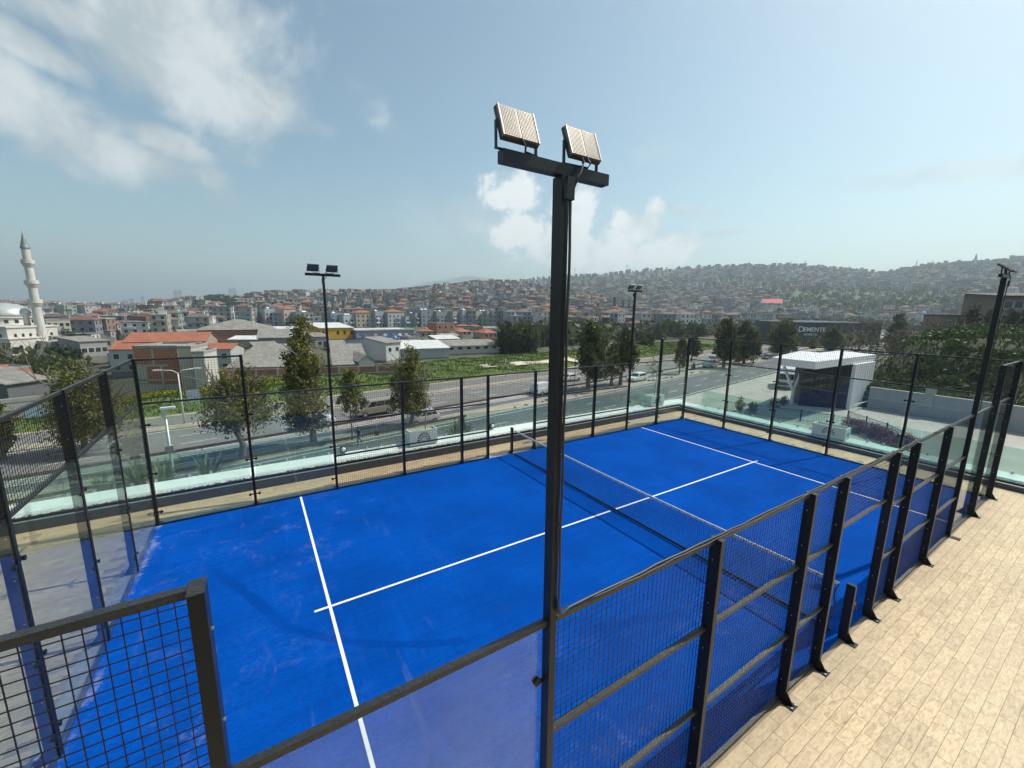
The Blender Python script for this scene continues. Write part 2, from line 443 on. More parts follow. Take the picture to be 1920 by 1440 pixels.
# terrace: slab, wood-look tiles, kerb, pebble bed, coping, glass balustrade
X_W, X_E, Y_S, Y_N = -14.0, 21.40, -9.0, 11.20
def tile_mat(name, single):
    m = bpy.data.materials.new(name); m.use_nodes = True
    nt = m.node_tree; N = nt.nodes; L = nt.links; b = N['Principled BSDF']; b.inputs['Roughness'].default_value = .55
    g = N.new('ShaderNodeNewGeometry')
    if single: rn = N.new('ShaderNodeObjectInfo').outputs['Random']
    else:
        a = N.new('ShaderNodeAttribute'); a.attribute_name = 'Col'; sp = N.new('ShaderNodeSeparateXYZ'); L.new(a.outputs['Vector'], sp.inputs[0]); rn = sp.outputs[0]
    cb = N.new('ShaderNodeCombineXYZ'); k = N.new('ShaderNodeMath'); k.operation = 'MULTIPLY'; k.inputs[1].default_value = 37.0; L.new(rn, k.inputs[0]); L.new(k.outputs[0], cb.inputs[2])
    ad = N.new('ShaderNodeVectorMath'); ad.operation = 'ADD'; L.new(g.outputs['Position'], ad.inputs[0]); L.new(cb.outputs[0], ad.inputs[1])
    mp = N.new('ShaderNodeMapping'); mp.inputs['Scale'].default_value = (1.0, 3.4, 1.0); L.new(ad.outputs[0], mp.inputs['Vector'])
    n1 = N.new('ShaderNodeTexNoise'); n1.inputs['Scale'].default_value = 6.5; n1.inputs['Detail'].default_value = 9; n1.inputs['Roughness'].default_value = .74; n1.inputs['Distortion'].default_value = .9
    L.new(mp.outputs[0], n1.inputs['Vector'])
    r = N.new('ShaderNodeValToRGB'); e = r.color_ramp.elements
    e[0].position = .28; e[0].color = (.20, .13, .07, 1); e[1].position = .70; e[1].color = (.67, .51, .305, 1)
    x = e.new(.46); x.color = (.46, .335, .19, 1); x = e.new(.56); x.color = (.58, .44, .26, 1)
    L.new(n1.outputs['Fac'], r.inputs[0])
    hs = N.new('ShaderNodeHueSaturation'); mr = N.new('ShaderNodeMapRange'); mr.inputs['To Min'].default_value = .84; mr.inputs['To Max'].default_value = 1.10
    L.new(rn, mr.inputs['Value']); L.new(mr.outputs[0], hs.inputs['Value']); L.new(r.outputs[0], hs.inputs['Color'])
    n2 = N.new('ShaderNodeTexNoise'); n2.inputs['Scale'].default_value = .55; n2.inputs['Detail'].default_value = 5; L.new(g.outputs['Position'], n2.inputs['Vector'])
    mr2 = N.new('ShaderNodeMapRange'); mr2.inputs['From Min'].default_value = .35; mr2.inputs['From Max'].default_value = .7; mr2.inputs['To Max'].default_value = .45; L.new(n2.outputs['Fac'], mr2.inputs['Value'])
    mx = N.new('ShaderNodeMix'); mx.data_type = 'RGBA'; L.new(mr2.outputs[0], mx.inputs['Factor']); L.new(hs.outputs[0], mx.inputs['A']); mx.inputs['B'].default_value = (.54, .42, .27, 1)
    # grit washed along the fence base, and scattered old stains
    sp2 = N.new('ShaderNodeSeparateXYZ'); L.new(g.outputs['Position'], sp2.inputs[0])
    e1 = N.new('ShaderNodeMapRange'); e1.inputs['From Min'].default_value = -.75; e1.inputs['From Max'].default_value = -.2; e1.inputs['To Max'].default_value = .34; L.new(sp2.outputs[1], e1.inputs['Value'])
    n3 = N.new('ShaderNodeTexNoise'); n3.inputs['Scale'].default_value = 2.3; n3.inputs['Detail'].default_value = 8; n3.inputs['Roughness'].default_value = .7; L.new(g.outputs['Position'], n3.inputs['Vector'])
    a3 = N.new('ShaderNodeMath'); a3.operation = 'ADD'; L.new(n3.outputs['Fac'], a3.inputs[0]); L.new(e1.outputs[0], a3.inputs[1])
    e2 = N.new('ShaderNodeMapRange'); e2.inputs['From Min'].default_value = .55; e2.inputs['From Max'].default_value = .95; e2.inputs['To Max'].default_value = .42; L.new(a3.outputs[0], e2.inputs['Value'])
    mx2 = N.new('ShaderNodeMix'); mx2.data_type = 'RGBA'; L.new(e2.outputs[0], mx2.inputs['Factor']); L.new(mx.outputs['Result'], mx2.inputs['A']); mx2.inputs['B'].default_value = (.27, .20, .13, 1)
    L.new(mx2.outputs['Result'], b.inputs['Base Color'])
    bp = N.new('ShaderNodeBump'); bp.inputs['Strength'].default_value = .25; bp.inputs['Distance'].default_value = .004; L.new(n1.outputs['Fac'], bp.inputs['Height']); L.new(bp.outputs[0], b.inputs['Normal'])
    return m
M_TILE1, M_TILE2 = tile_mat('wood_look_tile', True), tile_mat('wood_look_tile_field', False)
M_GROUT = mat('tile_grout', (.30, .235, .16), .9, var=.2)
ter = MB(); ter.box(X_W, X_E, Y_S, Y_N, -.35, -.014)
ter_o = tag(ter.build('terrace_floor', M_GROUT), kind='structure')
base = MB(); base.box(X_W, X_E + .95, Y_S, Y_N + 1.15, -8.0, -.36)
tag(base.build('terrace_building', mat('terrace_render', (.6, .6, .58), .8, var=.2)), 'plain rendered building carrying the padel terrace', 'building')

TL, TW, GAP = .60, .146, .0024
tile_me = []
for k in range(6):
    t = MB(); rr = random.Random(k); h = [rr.uniform(-.0006, .0006) for _ in range(4)]; a, c, e = TL / 2 - GAP / 2, TW / 2 - GAP / 2, .0016
    p = [(-a, -c, -.0135), (a, -c, -.0135), (a, c, -.0135), (-a, c, -.0135)]
    q = [(-a, -c, -.004), (a, -c, -.004), (a, c, -.004), (-a, c, -.004)]
    s_ = [(-a + e, -c + e, -.0024 + h[0]), (a - e, -c + e, -.0024 + h[1]), (a - e, c - e, -.0024 + h[2]), (-a + e, c - e, -.0024 + h[3])]
    t.loft([p, q, s_]); me = t.mesh('floor_tile'); me.materials.append(M_TILE1); tile_me.append(me)
cells = []
def in_court(x, y): return -.16 < x < 20.16 and -.02 < y < 10.16
row = 0; y = Y_S + TW / 2
while y < Y_N - .02:
    off = (row % 3) * .2 + (row * 37 % 5) * .012
    x = X_W + off + .3
    while x < X_E + .3:
        cells.append((x, y)); x += TL
    y += TW; row += 1
vis = []
field = MB()
for x, y in cells:
    if in_court(x, y) or (x > -.4 and x < 20.1 and y > -.05 and y < 10.1): continue
    if x > 20.3 and y > 10.2 and False: continue
    d = np.array([x, y, 0]) - CAM; dp = d @ FWD
    if dp > .3:
        u = 960 + FPX * (d @ RGT) / dp; v = 720 - FPX * (d @ UPV) / dp
        if -40 < u < 1960 and v < 1500 and y < -.05 and x > 5.4 and x < X_E - .3:
            vis.append((dp, x, y)); continue
    if y < -3.2 and x < 3: continue
    x0, x1 = max(x - TL / 2 + GAP / 2, X_W), min(x + TL / 2 - GAP / 2, X_E)
    if x1 - x0 < .04: continue
    if 0 < y < 10 and x0 < -.2 and x1 > -.13: x1 = -.13
    if 0 < y < 10 and x0 < 20.13 and x1 > 20.2: x0 = 20.13
    r_ = rng.random(); field.col = (r_, r_, r_)
    field.box(x0, x1, y - TW / 2 + GAP / 2, y + TW / 2 - GAP / 2, -.0135, -.0028 + rng.uniform(-.0004, .0004))
vis.sort()
for k, (dp, x, y) in enumerate(vis):
    if k < 300:
        o = bpy.data.objects.new('floor_tile', tile_me[rng.randrange(6)]); COL.objects.link(o); o.parent = ter_o; o.location = (x, y, 0)
    else:
        r_ = rng.random(); field.col = (r_, r_, r_)
        x1 = min(x + TL / 2 - GAP / 2, X_E)
        field.box(x - TL / 2 + GAP / 2, x1, y - TW / 2 + GAP / 2, y + TW / 2 - GAP / 2, -.0135, -.0028 + rng.uniform(-.0004, .0004))
tag(field.build('floor_tile_field', M_TILE2, ter_o, colors=True), kind='stuff')

# parapets: (name, axis) - far side runs along x, right side along y
def parapet(far):
    if far:
        lab = 'low white parapet with pebble bed along the road side of the terrace'
        P = lambda a, o, z: (a, Y_N + o, z); a0, a1 = X_W, X_E + .95; n0 = X_W
    else:
        lab = 'low white parapet with pebble bed beyond the far end of the court'
        P = lambda a, o, z: (X_E + o, a, z); a0, a1 = Y_S, Y_N; n0 = Y_S
    t = thing('parapet', P((a0 + a1) / 2, .5, 0), lab, 'parapet')
    def strip(m, prof, c0=a0, c1=a1):
        m.loft([[P(c0, o, z) for o, z in prof], [P(c1, o, z) for o, z in prof]])
    zk = .30 if far else .22; zt_ = zk - .07
    b1 = 0.0 if far else 0.0
    m = MB(); strip(m, [(0, -.35), (0, zt_), (.10, zt_), (.10, -.35)], a0, a1 - (.95 if far else 0)); m.build('kerb', M_CHAN, t)
    m = MB(); strip(m, [(.10, -.35), (.10, zt_ - .20), (.19, zt_ - .20), (.19, zk - .03), (.34, zk - .03), (.34, -.35)], a0, a1 - (.61 if far else -.10)); m.build('pebble_trough', mat('gutter_shade_black', (.02, .022, .022), .8, var=.3), t)  # near-black trough and step face: shade of the gap put into the colour
    m = MB(); strip(m, [(.34, -.35), (.34, zk - .02), (.37, zk + .03), (.86, zk + .09), (.93, zk + .05), (.95, -.35)], a0, a1 - (0 if far else -.34)); m.build('coping', M_MINT, t)
    m = MB(); strip(m, [(.03, zt_), (.03, zt_ + .012), (.08, zt_ + .012), (.08, zt_)], a0, a1 - (.93 if far else 0)); m.build('edge_trim', mat('aluminium_trim', (.55, .57, .58), .35, .8), t)
    pb = MB(); rr = random.Random(5)
    n = int((a1 - a0) * 70)
    for _ in range(n):
        a = rr.uniform(a0, a1 - .7); o = rr.uniform(.21, .33); s = rr.uniform(.012, .028); g = rr.uniform(.6, 1.1); pb.col = (.62 * g, .60 * g, .55 * g)
        c = P(a, o, zk - .025 + s * .6)
        vs = [(c[0] + s * dx * 1.3, c[1] + s * dy, c[2] + s * dz * .7) for dx, dy, dz in ((1, 0, 0), (0, 1, 0), (-1, 0, 0), (0, -1, 0), (0, 0, 1), (0, 0, -1))]
        for f in ((0, 1, 4), (1, 2, 4), (2, 3, 4), (3, 0, 4), (1, 0, 5), (2, 1, 5), (3, 2, 5), (0, 3, 5)): pb.face([vs[i] for i in f])
    tag(pb.build('pebble_bed', M_PEB, t, colors=True), kind='stuff')
    g = thing('glass_balustrade', P((a0 + a1) / 2, .9, zk + .07), 'frameless green-tinted glass balustrade on the ' + ('road-side parapet' if far else 'far-end parapet'), 'balustrade')
    w = 1.22; a = a0 + .05
    while a + w < a1 + .05:
        m = MB()
        (m.box(a + .008, a + w - .008, Y_N + .875, Y_N + .887, zk + .11, 1.14) if far else m.box(X_E + .875, X_E + .887, a + .008, a + w - .008, zk + .11, 1.14))
        pane = m.build('glass_pane', M_BAL, g)
        for q in (.2, .8):
            m = MB(); c = a + w * q
            (m.box(c - .03, c + .03, Y_N + .852, Y_N + .910, zk + .055, zk + .17) if far else m.box(X_E + .852, X_E + .910, c - .03, c + .03, zk + .055, zk + .17))
            m.build('clamp', M_STEEL, pane)
        a += w
    return t
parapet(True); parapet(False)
# ------------------------------------------------------------------ enclosure: side fences, end fences, floodlight poles
PW, PD = .06, .12          # posts: 6 cm along the fence, 12 cm deep
WIRE = .0040
_wire_cache = {}
def wire_mesh(w, h, pitch=.0565):
    """welded mesh in its own x-z plane, origin at the lower corner"""
    key = (round(w, 3), round(h, 3))
    if key in _wire_cache: return _wire_cache[key]
    m = MB(); n = max(1, int(round(w / pitch))); r = WIRE / 2
    for i in range(n + 1):
        x = w * i / n
        m.box(x - r, x + r, -r, r, 0, h)
    k = max(1, int(round(h / pitch)))
    for i in range(k + 1):
        z = h * i / k
        m.box(0, w, r, 3 * r, z - r, z + r)
    me = m.mesh('mesh_panel'); me.materials.append(M_WIRE); _wire_cache[key] = me
    return me

def fence(kind, pos, out):
    """kind 'side': along x at y=pos; kind 'end': along y at x=pos; out = outward sign"""
    side = kind == 'side'
    P = (lambda a, d, z: (a, pos + out * d, z)) if side else (lambda a, d, z: (pos + out * d, a, z))
    def B(m, a0, a1, d0, d1, z0, z1):
        p, q = P(a0, d0, z0), P(a1, d1, z1)
        m.box(min(p[0], q[0]), max(p[0], q[0]), min(p[1], q[1]), max(p[1], q[1]), z0, z1)
    if side:
        lab = ('near long side fence of black posts, wire mesh and corner glass beside the tiled walkway' if out < 0
               else 'far long side fence of black posts, wire mesh and corner glass along the road side')
    else:
        lab = ('glass end wall with mesh top at the left, sandy end of the blue court' if out < 0
               else 'glass end wall with mesh top at the far right end of the blue court')
    T = thing('side_fence' if side else 'end_fence', P(10 if side else 5, .06, 0), lab, 'fence')
    posts = [(0, 4), (2, 4), (6, 3), (8, 3), (9, 3), (11, 3), (12, 3), (14, 3), (18, 4), (20, 4)] if side else [(2, 4), (4, 4), (6, 4), (8, 4)]
    bolts = MB()
    for a, h in posts:
        m = MB()
        aa = a + (.0 if side else 0)
        B(m, aa - PW / 2, aa + PW / 2, 0, PD, 0, h)
        post = m.build('post', M_BLACK, T)
        m = MB(); B(m, aa - PW / 2 - .002, aa + PW / 2 + .002, -.002, PD + .002, h, h + .006); m.build('post_cap', M_RAIL, post)
        m = MB(); B(m, aa - .065, aa + .065, PD - .02, PD + .125, 0, .012)
        g0, g1, g2 = P(aa - .006, PD, .012), P(aa - .006, PD + .10, .012), P(aa - .006, PD, .16)
        h0, h1, h2 = P(aa + .006, PD, .012), P(aa + .006, PD + .10, .012), P(aa + .006, PD, .16)
        m.face([g0, g1, g2]); m.face([h0, h2, h1]); m.face([g1, h1, h2, g2]); m.face([g0, h0, h1, g1])
        m.build('foot_plate', M_BLACK, post)
        for s in (-1, 1):
            for q in (PD + .10,):
                c = P(aa + s * .045, q, .012); m2 = MB(); m2.lathe([(.011, .012), (.011, .024)], c[0], c[1], 6); bolts.v += []
                bolts.loft([[(c[0] + .011 * math.cos(j * 1.047), c[1] + .011 * math.sin(j * 1.047), z) for j in range(6)] for z in (.012, .026)])
        for s in (-1, 1):
            for z in (.32, .78, 1.3, 1.78, 2.3, 2.78, 3.3, 3.78):
                if z > h: continue
                c = P(aa + s * (PW / 2 + .004), .05, z); bolts.box(c[0] - .005, c[0] + .005, c[1] - .0055, c[1] + .0055, z - .0055, z + .0055)
    bo = tag(bolts.build('bolt_set', M_STEEL, T), kind='stuff')

    def rail(a0, a1, z, d0=.018, hh=.04, dd=.045):
        m = MB(); B(m, a0 + PW / 2 + .001, a1 - PW / 2 - .001, d0, d0 + dd, z - hh, z); return m.build('rail', M_RAIL, T)
    def glass(a0, a1, z0, z1):
        m = MB(); B(m, a0 + PW / 2 + .045, a1 - PW / 2 - .045, .004, .016, z0, z1)
        mt = M_GLASS_N if (side and out < 0 and a0 < 5) else M_GLASS
        o = m.build('glass_panel', mt, T)
        for s, a in ((1, a0), (-1, a1)):
            for z in (.34, 1.30, 2.48):
                m = MB(); c0 = a + s * (PW / 2 + .001); c1 = a + s * (PW / 2 + .075)
                B(m, min(c0, c1), max(c0, c1), .018, .028, z - .016, z + .016)
                cc = a + s * (PW / 2 + .075)
                for d0, d1 in ((-.010, .003), (.017, .030)):
                    ring = [[P(cc + .03 * math.cos(2 * math.pi * j / 12), d, z + .03 * math.sin(2 * math.pi * j / 12)) for j in range(12)] for d in (d0, d1)]
                    m.loft(ring)
                m.build('clamp', M_BLACK, o)
        return o
    def wire(a0, a1, z0, z1):
        w = a1 - a0 - PW - .004
        me = wire_mesh(w, z1 - z0)
        o = bpy.data.objects.new('mesh_panel', me); COL.objects.link(o); o.parent = T
        p = P(a0 + PW / 2 + .002, .010 if side else .010, z0); org = ORG[T.name]
        o.location = (p[0] - org[0], p[1] - org[1], p[2] - org[2])
        if not side: o.rotation_euler = (0, 0, math.pi / 2)
        return o
    P4 = 3.965 if out < 0 else 4
    if side:
        for a0, a1 in ((0, 2), (18, 20)):
            glass(a0, a1, .05, 2.955); rail(a0, a1, 3.0); rail(a0, a1, 4.0); rail(a0, a1, .045); wire(a0, a1, 3.0, 3.96)
        for a0, a1 in ((2, P4), (16, 18)):
            glass(a0, a1, .05, 2.955); rail(a0, a1, 3.0); rail(a0, a1, .045)
        for a0, a1 in ((P4, 6), (6, 8), (8, 9), (11, 12), (12, 14), (14, 16)):
            for z in (.045, 1.02, 2.02, 3.0): rail(a0, a1, z)
            wire(a0, a1, .045, 2.96)
        rail(9, 11, 3.0); rail(9, 11, 2.2); wire(9, 11, 2.2, 2.96)
    else:
        for k in range(5):
            a0, a1 = 2 * k, 2 * k + 2
            glass(a0, a1, .05, 2.955); rail(a0, a1, 3.0); rail(a0, a1, 4.0); rail(a0, a1, .045); wire(a0, a1, 3.0, 3.96)
        m = MB(); B(m, .05, 9.95, -.14 if out < 0 else -.001, 0, -.01, .004) if False else None
    return T
fence('side', 0, -1); fence('side', 10, 1); fence('end', 0, -1); fence('end', 20, 1)

# concrete ring beam under the enclosure, a thing of the setting
for k, (x0, x1, y0, y1) in enumerate(((-.36, 20.36, -.30, -.03), (-.36, 20.36, 10.03, 10.32), (-.30, -.03, -.03, 10.03), (20.03, 20.30, -.03, 10.03))):
    m = MB(); m.box(x0, x1, y0, y1, -.012, -.0015 if k == 0 else .0); 
    if k: tag(m.build('footing', M_CONC), kind='structure')

M_PANEL = mat('floodlight_lens', (.10, .115, .14), .12, var=.2, vscale=20)
M_FIN = mat('floodlight_heat_sink', (.26, .24, .215), .45, .4, var=.25, vscale=30)
M_HOUS = mat('floodlight_housing', (.05, .053, .058), .4, .3)
M_CABLE = mat('black_cable', (.03, .032, .034), .4)
def lamp_pole(x, y, out, label, tilt=45, lean=0.0, arm=0.0, lamps=0.0, sz=1.0, drop=0.0):
    """out: outward sign in y; the lamps look back over the court"""
    T = thing('floodlight_pole', (x, y + out * .06, 0), label, 'floodlight', 'floodlight poles of the court')
    m = MB(); QD = .088; ZP = 5.962 if lean else 6.0; AL = .385 if lean else .43; ya, yb = min(y, y + out * QD), max(y, y + out * QD); ql = .0275
    m.hexa([(x - ql, ya, 0), (x + ql, ya, 0), (x + ql, yb, 0), (x - ql, yb, 0), (x - ql + lean, ya, ZP), (x + ql + lean, ya, ZP), (x + ql + lean, yb, ZP), (x - ql + lean, yb, ZP)]); col = m.build('column', M_BLACK, T)
    m = MB(); m.box(x - .075, x + .075, min(y + out * (PD - .02), y + out * (PD + .14)), max(y + out * (PD - .02), y + out * (PD + .14)), 0, .012); m.build('foot_plate', M_BLACK, col)
    x += lean; m = MB(); yc = y + out * .05
    x += arm; m.box(x - AL, x + AL, yc - .032, yc + .032, ZP + .002, ZP + .066); m.build('crossarm', M_BLACK, T); x -= arm
    # box and cable at the head
    m = MB(); m.box(x - .028, x + .028, min(yc + out * .06, yc + out * .09), max(yc + out * .06, yc + out * .09), 5.82, 5.945); m.build('junction_box', M_BLACK, T)
    cb = MB(); pts = []
    for k in range(13):
        t = k / 12; a = math.pi * t
        pts.append((x + .045 + .07 * math.sin(a), yc + out * (.02 + .06 * t), 6.09 - .16 * t + .05 * math.sin(a)))
    pts += [(x + .024 - lean * (6 - z) / 6, yc + out * .06, z) for z in np.linspace(5.85, 3.08, 20)]
    pts = [(a + (0 if i < 13 else .004 * math.sin(i * 1.3)), b, c) for i, (a, b, c) in enumerate(pts)]
    cb.tube(pts, .009, 6); cb.build('cable', M_CABLE, T, smooth=True)
    tilt = R(tilt)
    n = Vector((0, -out * math.cos(tilt), -math.sin(tilt))); up = Vector((0, -out * math.sin(tilt), math.cos(tilt))); ex = Vector((1, 0, 0))
    for sx in (-1, 1):
        c = Vector((x + arm + lamps + sx * .23, yc, 6.205 - drop))
        def slab(m, cx, cu, hw, hh, n0, n1):
            cx, cu, hw, hh = cx * sz, cu * sz, hw * sz, hh * sz; o = c + ex * cx + up * cu
            a = [o - ex * hw - up * hh + n * n0, o + ex * hw - up * hh + n * n0, o + ex * hw + up * hh + n * n0, o - ex * hw + up * hh + n * n0]
            b = [p + n * (n1 - n0) for p in a]
            m.hexa(a + b)
        m = MB(); slab(m, 0, 0, .138, .112, -.008, .014); 
        L_ = m.build('floodlight', M_HOUS, T)
        m = MB(); slab(m, 0, 0, .122, .096, .014, .018); m.build('lens', M_PANEL, L_)
        m = MB()
        nx, nu = 21, 21
        for i in range(nx):
            for j in range(nu):
                if i == nx // 2: continue
                slab(m, -.122 + .244 * i / (nx - 1), -.100 + .20 * j / (nu - 1), .0042, .0034, -.024, -.0081)
        slab(m, -.132, 0, .004, .109, -.027, -.0082); slab(m, .132, 0, .004, .109, -.027, -.0082); slab(m, 0, 0, .0035, .105, -.022, -.0082)
        m.build('heat_sink', M_FIN, L_)
        m = MB()
        for s in (-1, 1):
            b0 = Vector((c.x + s * .150 * sz, yc, ZP + .067)); b1 = c + ex * (s * .150 * sz) + up * .01
            m.bar(b0, b1, .006, .022, (0, 1, 0))
        m.bar((c.x - .155 * sz, yc, ZP + .0695), (c.x + .155 * sz, yc, ZP + .0695), .024, .005)
        m.build('bracket', M_BLACK, L_)
        m = MB(); m.tube([c - up * .10 * sz - n * .02, c - up * .12 * sz - n * .02 + Vector((.01, out * .02, -.03)), (c.x + .05, yc + out * .01, ZP + .081), (c.x - sx * .14, yc, ZP + .078)], .006, 6); m.build('lead', M_CABLE, L_, smooth=True)
    return T
lamp_pole(3.965, 0, -1, 'nearest tall black floodlight pole in the middle of the view, lamps seen from behind', 22, -.05, -.035, -.055, .86, .045)
lamp_pole(4, 10, 1, 'left black floodlight pole on the far fence, lamp fronts facing the camera')
lamp_pole(16, 10, 1, 'distant black floodlight pole on the far fence near the far corner')
lamp_pole(16, 0, -1, 'black floodlight pole at the right edge, near fence beyond the gate', 52)

# supply cable tied along the top rail of the near fence
m = MB(); pts = []; rr = random.Random(3)
pts.append((3.968, -.102, 3.16)); pts.append((3.985, -.100, 3.06)); pts.append((4.03, -.08, 3.025))
for k in range(0, 61):
    a = 4.12 + (15.9 - 4.12) * k / 60
    pts.append((a, -.045 + rr.uniform(-.008, .008), 3.016 + rr.uniform(-.002, .006)))
m.tube(pts, .0105, 6)
tag(m.build('supply_cable', M_CABLE, smooth=True), 'black supply cable tied along the top rail of the near fence', 'cable')
m = MB(); pts = [(8.9 + .02 * k, -.06 + .035 * math.sin(k * .9), 3.022 + .03 * abs(math.sin(k * .55))) for k in range(0, 150)]
pts = [(4.3 + (15.7 - 4.3) * k / 120, -.066 + .005 * math.sin(k * .7), 3.012 + .004 * math.sin(k * 1.9) + (.035 if k in (74, 75, 90, 91, 92) else 0)) for k in range(121)]
m.tube(pts, .006, 5)
tag(m.build('thin_cable', mat('grey_cable', (.06, .06, .06), .5), smooth=True), 'thin grey cable running loosely beside the black one on the near fence top', 'cable')

# net
NET = thing('court_net', (10, 5, 0), 'black court net with white top band across the middle of the court', 'net')
def net_z(y): return .88 + .05 * ((y - 5) / 5) ** 2
m = MB(); r = .0017; y = .12
n = 212
for i in range(n + 1):
    y = .10 + 9.8 * i / n; m.box(10 - r, 10 + r, y - r, y + r, .03, net_z(y) - .03)
for j in range(20):
    for i in range(40):
        y0, y1 = .10 + 9.8 * i / 40, .10 + 9.8 * (i + 1) / 40; f = j / 19
        za, zb = .03 + (net_z(y0) - .06) * f, .03 + (net_z(y1) - .06) * f
        m.bar((10 + 2 * r, y0, za), (10 + 2 * r, y1, zb), 2 * r, 2 * r)
m.build('net_mesh', M_WIRE, NET)
m = MB()
for i in range(40):
    y0, y1 = .10 + 9.8 * i / 40, .10 + 9.8 * (i + 1) / 40
    z0, z1 = net_z(y0), net_z(y1)
    m.hexa([(9.989, y0, z0 - .055), (10.011, y0, z0 - .055), (10.011, y1, z1 - .055), (9.989, y1, z1 - .055), (9.991, y0, z0), (10.009, y0, z0), (10.009, y1, z1), (9.991, y1, z1)])
band = m.build('top_band', mat('white_net_band', (.62, .63, .68), .8, var=.2, vscale=12), NET)
m = MB()
for i in range(48):
    y = .2 + 9.6 * i / 47; z = net_z(y) - .028; m.box(9.985, 10.015, y - .012, y + .012, z - .010, z + .010)
tag(m.build('lacing', M_CABLE, band), kind='stuff')
m = MB(); m.bar((10.0, .1, .045), (10.0, 9.9, .045), .022, .05); m.build('bottom_band', mat('black_net_band', (.02, .022, .026), .8), NET)
for y, out in ((0, -1), (10, 1)):
    m = MB(); m.box(10 - .03, 10 + .03, min(y + out * .0, y + out * .12), max(y, y + out * .12), 0, .98)
    p = m.build('net_post', M_BLACK, NET)
    m = MB(); m.box(9.935, 10.065, min(y + out * .1, y + out * .25), max(y + out * .1, y + out * .25), 0, .012)
    for sx in (-.006, .006): m.face([(10 + sx, y + out * .12, .012), (10 + sx, y + out * .22, .012), (10 + sx, y + out * .12, .16)])
    m.build('foot_plate', M_BLACK, p)
    if out < 0:
        m = MB(); ring = [[(10.10 + .062 * math.cos(j * .5236), y - .075 - k, .60 + .062 * math.sin(j * .5236)) for j in range(12)] for k in (0, .035)]
        m.loft(ring); m.bar((10.03, y - .06, .60), (10.10, y - .06, .60), .03, .03); m.bar((10.10, y - .115, .60), (10.17, y - .12, .50), .014, .014); m.build('winch', M_BLACK, p)
        m = MB(); m.tube([(10, y + .1, .90)] + [(10 - .02 * k, y + .1 + .03 * math.sin(k), .88 - .09 * k) for k in range(1, 9)] + [(10, y + .08, .06)], .012, 6); m.build('tension_rope', M_CABLE, p, smooth=True)
# ------------------------------------------------------------------ terrain
GZ = -8.0
RA = R(9.0); RC, RS = math.cos(RA), math.sin(RA)
def st(x, y): return RC * x + RS * y, -RS * x + RC * y        # along / across the road
def xy(s, t): return RC * s - RS * t, RS * s + RC * t
def sm(x, a, b):
    x = min(1.0, max(0.0, (x - a) / (b - a))); return x * x * (3 - 2 * x)
def interp(tab, u):
    if u <= tab[0][0]: return tab[0][1]
    for (a, p), (b, q) in zip(tab, tab[1:]):
        if u <= b: return p + (q - p) * (u - a) / (b - a)
    return tab[-1][1]
def col_of(x, y):
    """photo column of a point's bearing, on the horizon"""
    a = YAW - math.atan2(y - CAM[1], x - CAM[0])
    a = (a + math.pi) % (2 * math.pi) - math.pi
    if a > 1.25: return 960 + FPX * math.tan(1.25)
    if a < -1.25: return 960 - FPX * math.tan(1.25)
    return 960 + FPX * math.tan(a) * 1.016
def crest(tab, dist, drop):
    out = []
    for u, v in tab:
        a = YAW - math.atan((u - 960) / FPX / 1.016)
        x, y = CAM[0] + dist * math.cos(a), CAM[1] + dist * math.sin(a)
        out.append((u, z_of(x, y, v + drop)))
    return out
D_FRONT, D_BIG, D_FAR = 830.0, 1650.0, 7200.0
T_FRONT = crest([(290, 572), (340, 565), (380, 558), (450, 556), (540, 551), (640, 547), (740, 547), (800, 542), (850, 535), (920, 530), (960, 531), (1040, 541), (1150, 562), (1260, 584)], D_FRONT, 8)
T_BIG = crest([(640, 580), (740, 570), (800, 556), (880, 540), (940, 528), (1000, 520), (1060, 515), (1120, 512), (1180, 507), (1240, 502), (1300, 499), (1400, 495), (1450, 494), (1530, 498), (1580, 502), (1625, 510), (1690, 502), (1740, 494), (1800, 490), (1850, 486), (1920, 480), (2200, 470), (3000, 480)], D_BIG, 4)
T_FAR = crest([(740, 545), (785, 530), (815, 523), (840, 521), (862, 516), (885, 515), (905, 518), (925, 520), (950, 526), (1040, 545)], D_FAR, 3)
def terr(x, y):
    d = math.hypot(x - CAM[0], y - CAM[1]); u = col_of(x, y)
    s, t = st(x, y)
    z = GZ - 6.0 * sm(t, 64, 110) * sm(s, 45, -25)
    front = math.cos(YAW - math.atan2(y - CAM[1], x - CAM[0])) > .25
    if d > 200 and front:
        hf = interp(T_FRONT, u); hb = interp(T_BIG, u); hr = interp(T_FAR, u)
        if u < 290 or u > 1260: hf = GZ
        if u < 640: hb = GZ
        if u < 740 or u > 1040: hr = GZ
        q = 0.0
        f = sm(d, 300, D_FRONT) if d < D_FRONT else 1 - .7 * sm(d, D_FRONT, D_FRONT + 450)
        zf = z + max(0, hf - z) * f
        b = (max(0.0, (d - 520) / (D_BIG - 520)) ** 1.25 if d < D_BIG else 1 - .6 * sm(d, D_BIG, D_BIG + 1200))
        zb = z + max(0, hb - z) * b
        r = sm(d, 3500, D_FAR) if d < D_FAR else 1 - .8 * sm(d, D_FAR, 9400)
        zr = z + max(0, hr - z) * r
        z = max(zf, zb, zr)
        if d > 260: z += 1.2 * math.sin(x * .021 + 1) * math.cos(y * .017) * sm(d, 260, 500)
    return z

def on_terr(u, v, d0=60.0, d1=3500.0):
    """where a pixel's line of sight meets the terrain"""
    r = ray(u, v); k = math.hypot(r[0], r[1]); d = d0
    while d < d1:
        p = CAM + r * (d / k)
        if p[2] < terr(p[0], p[1]): return np.array([p[0], p[1], terr(p[0], p[1])])
        d *= 1.006
    return None

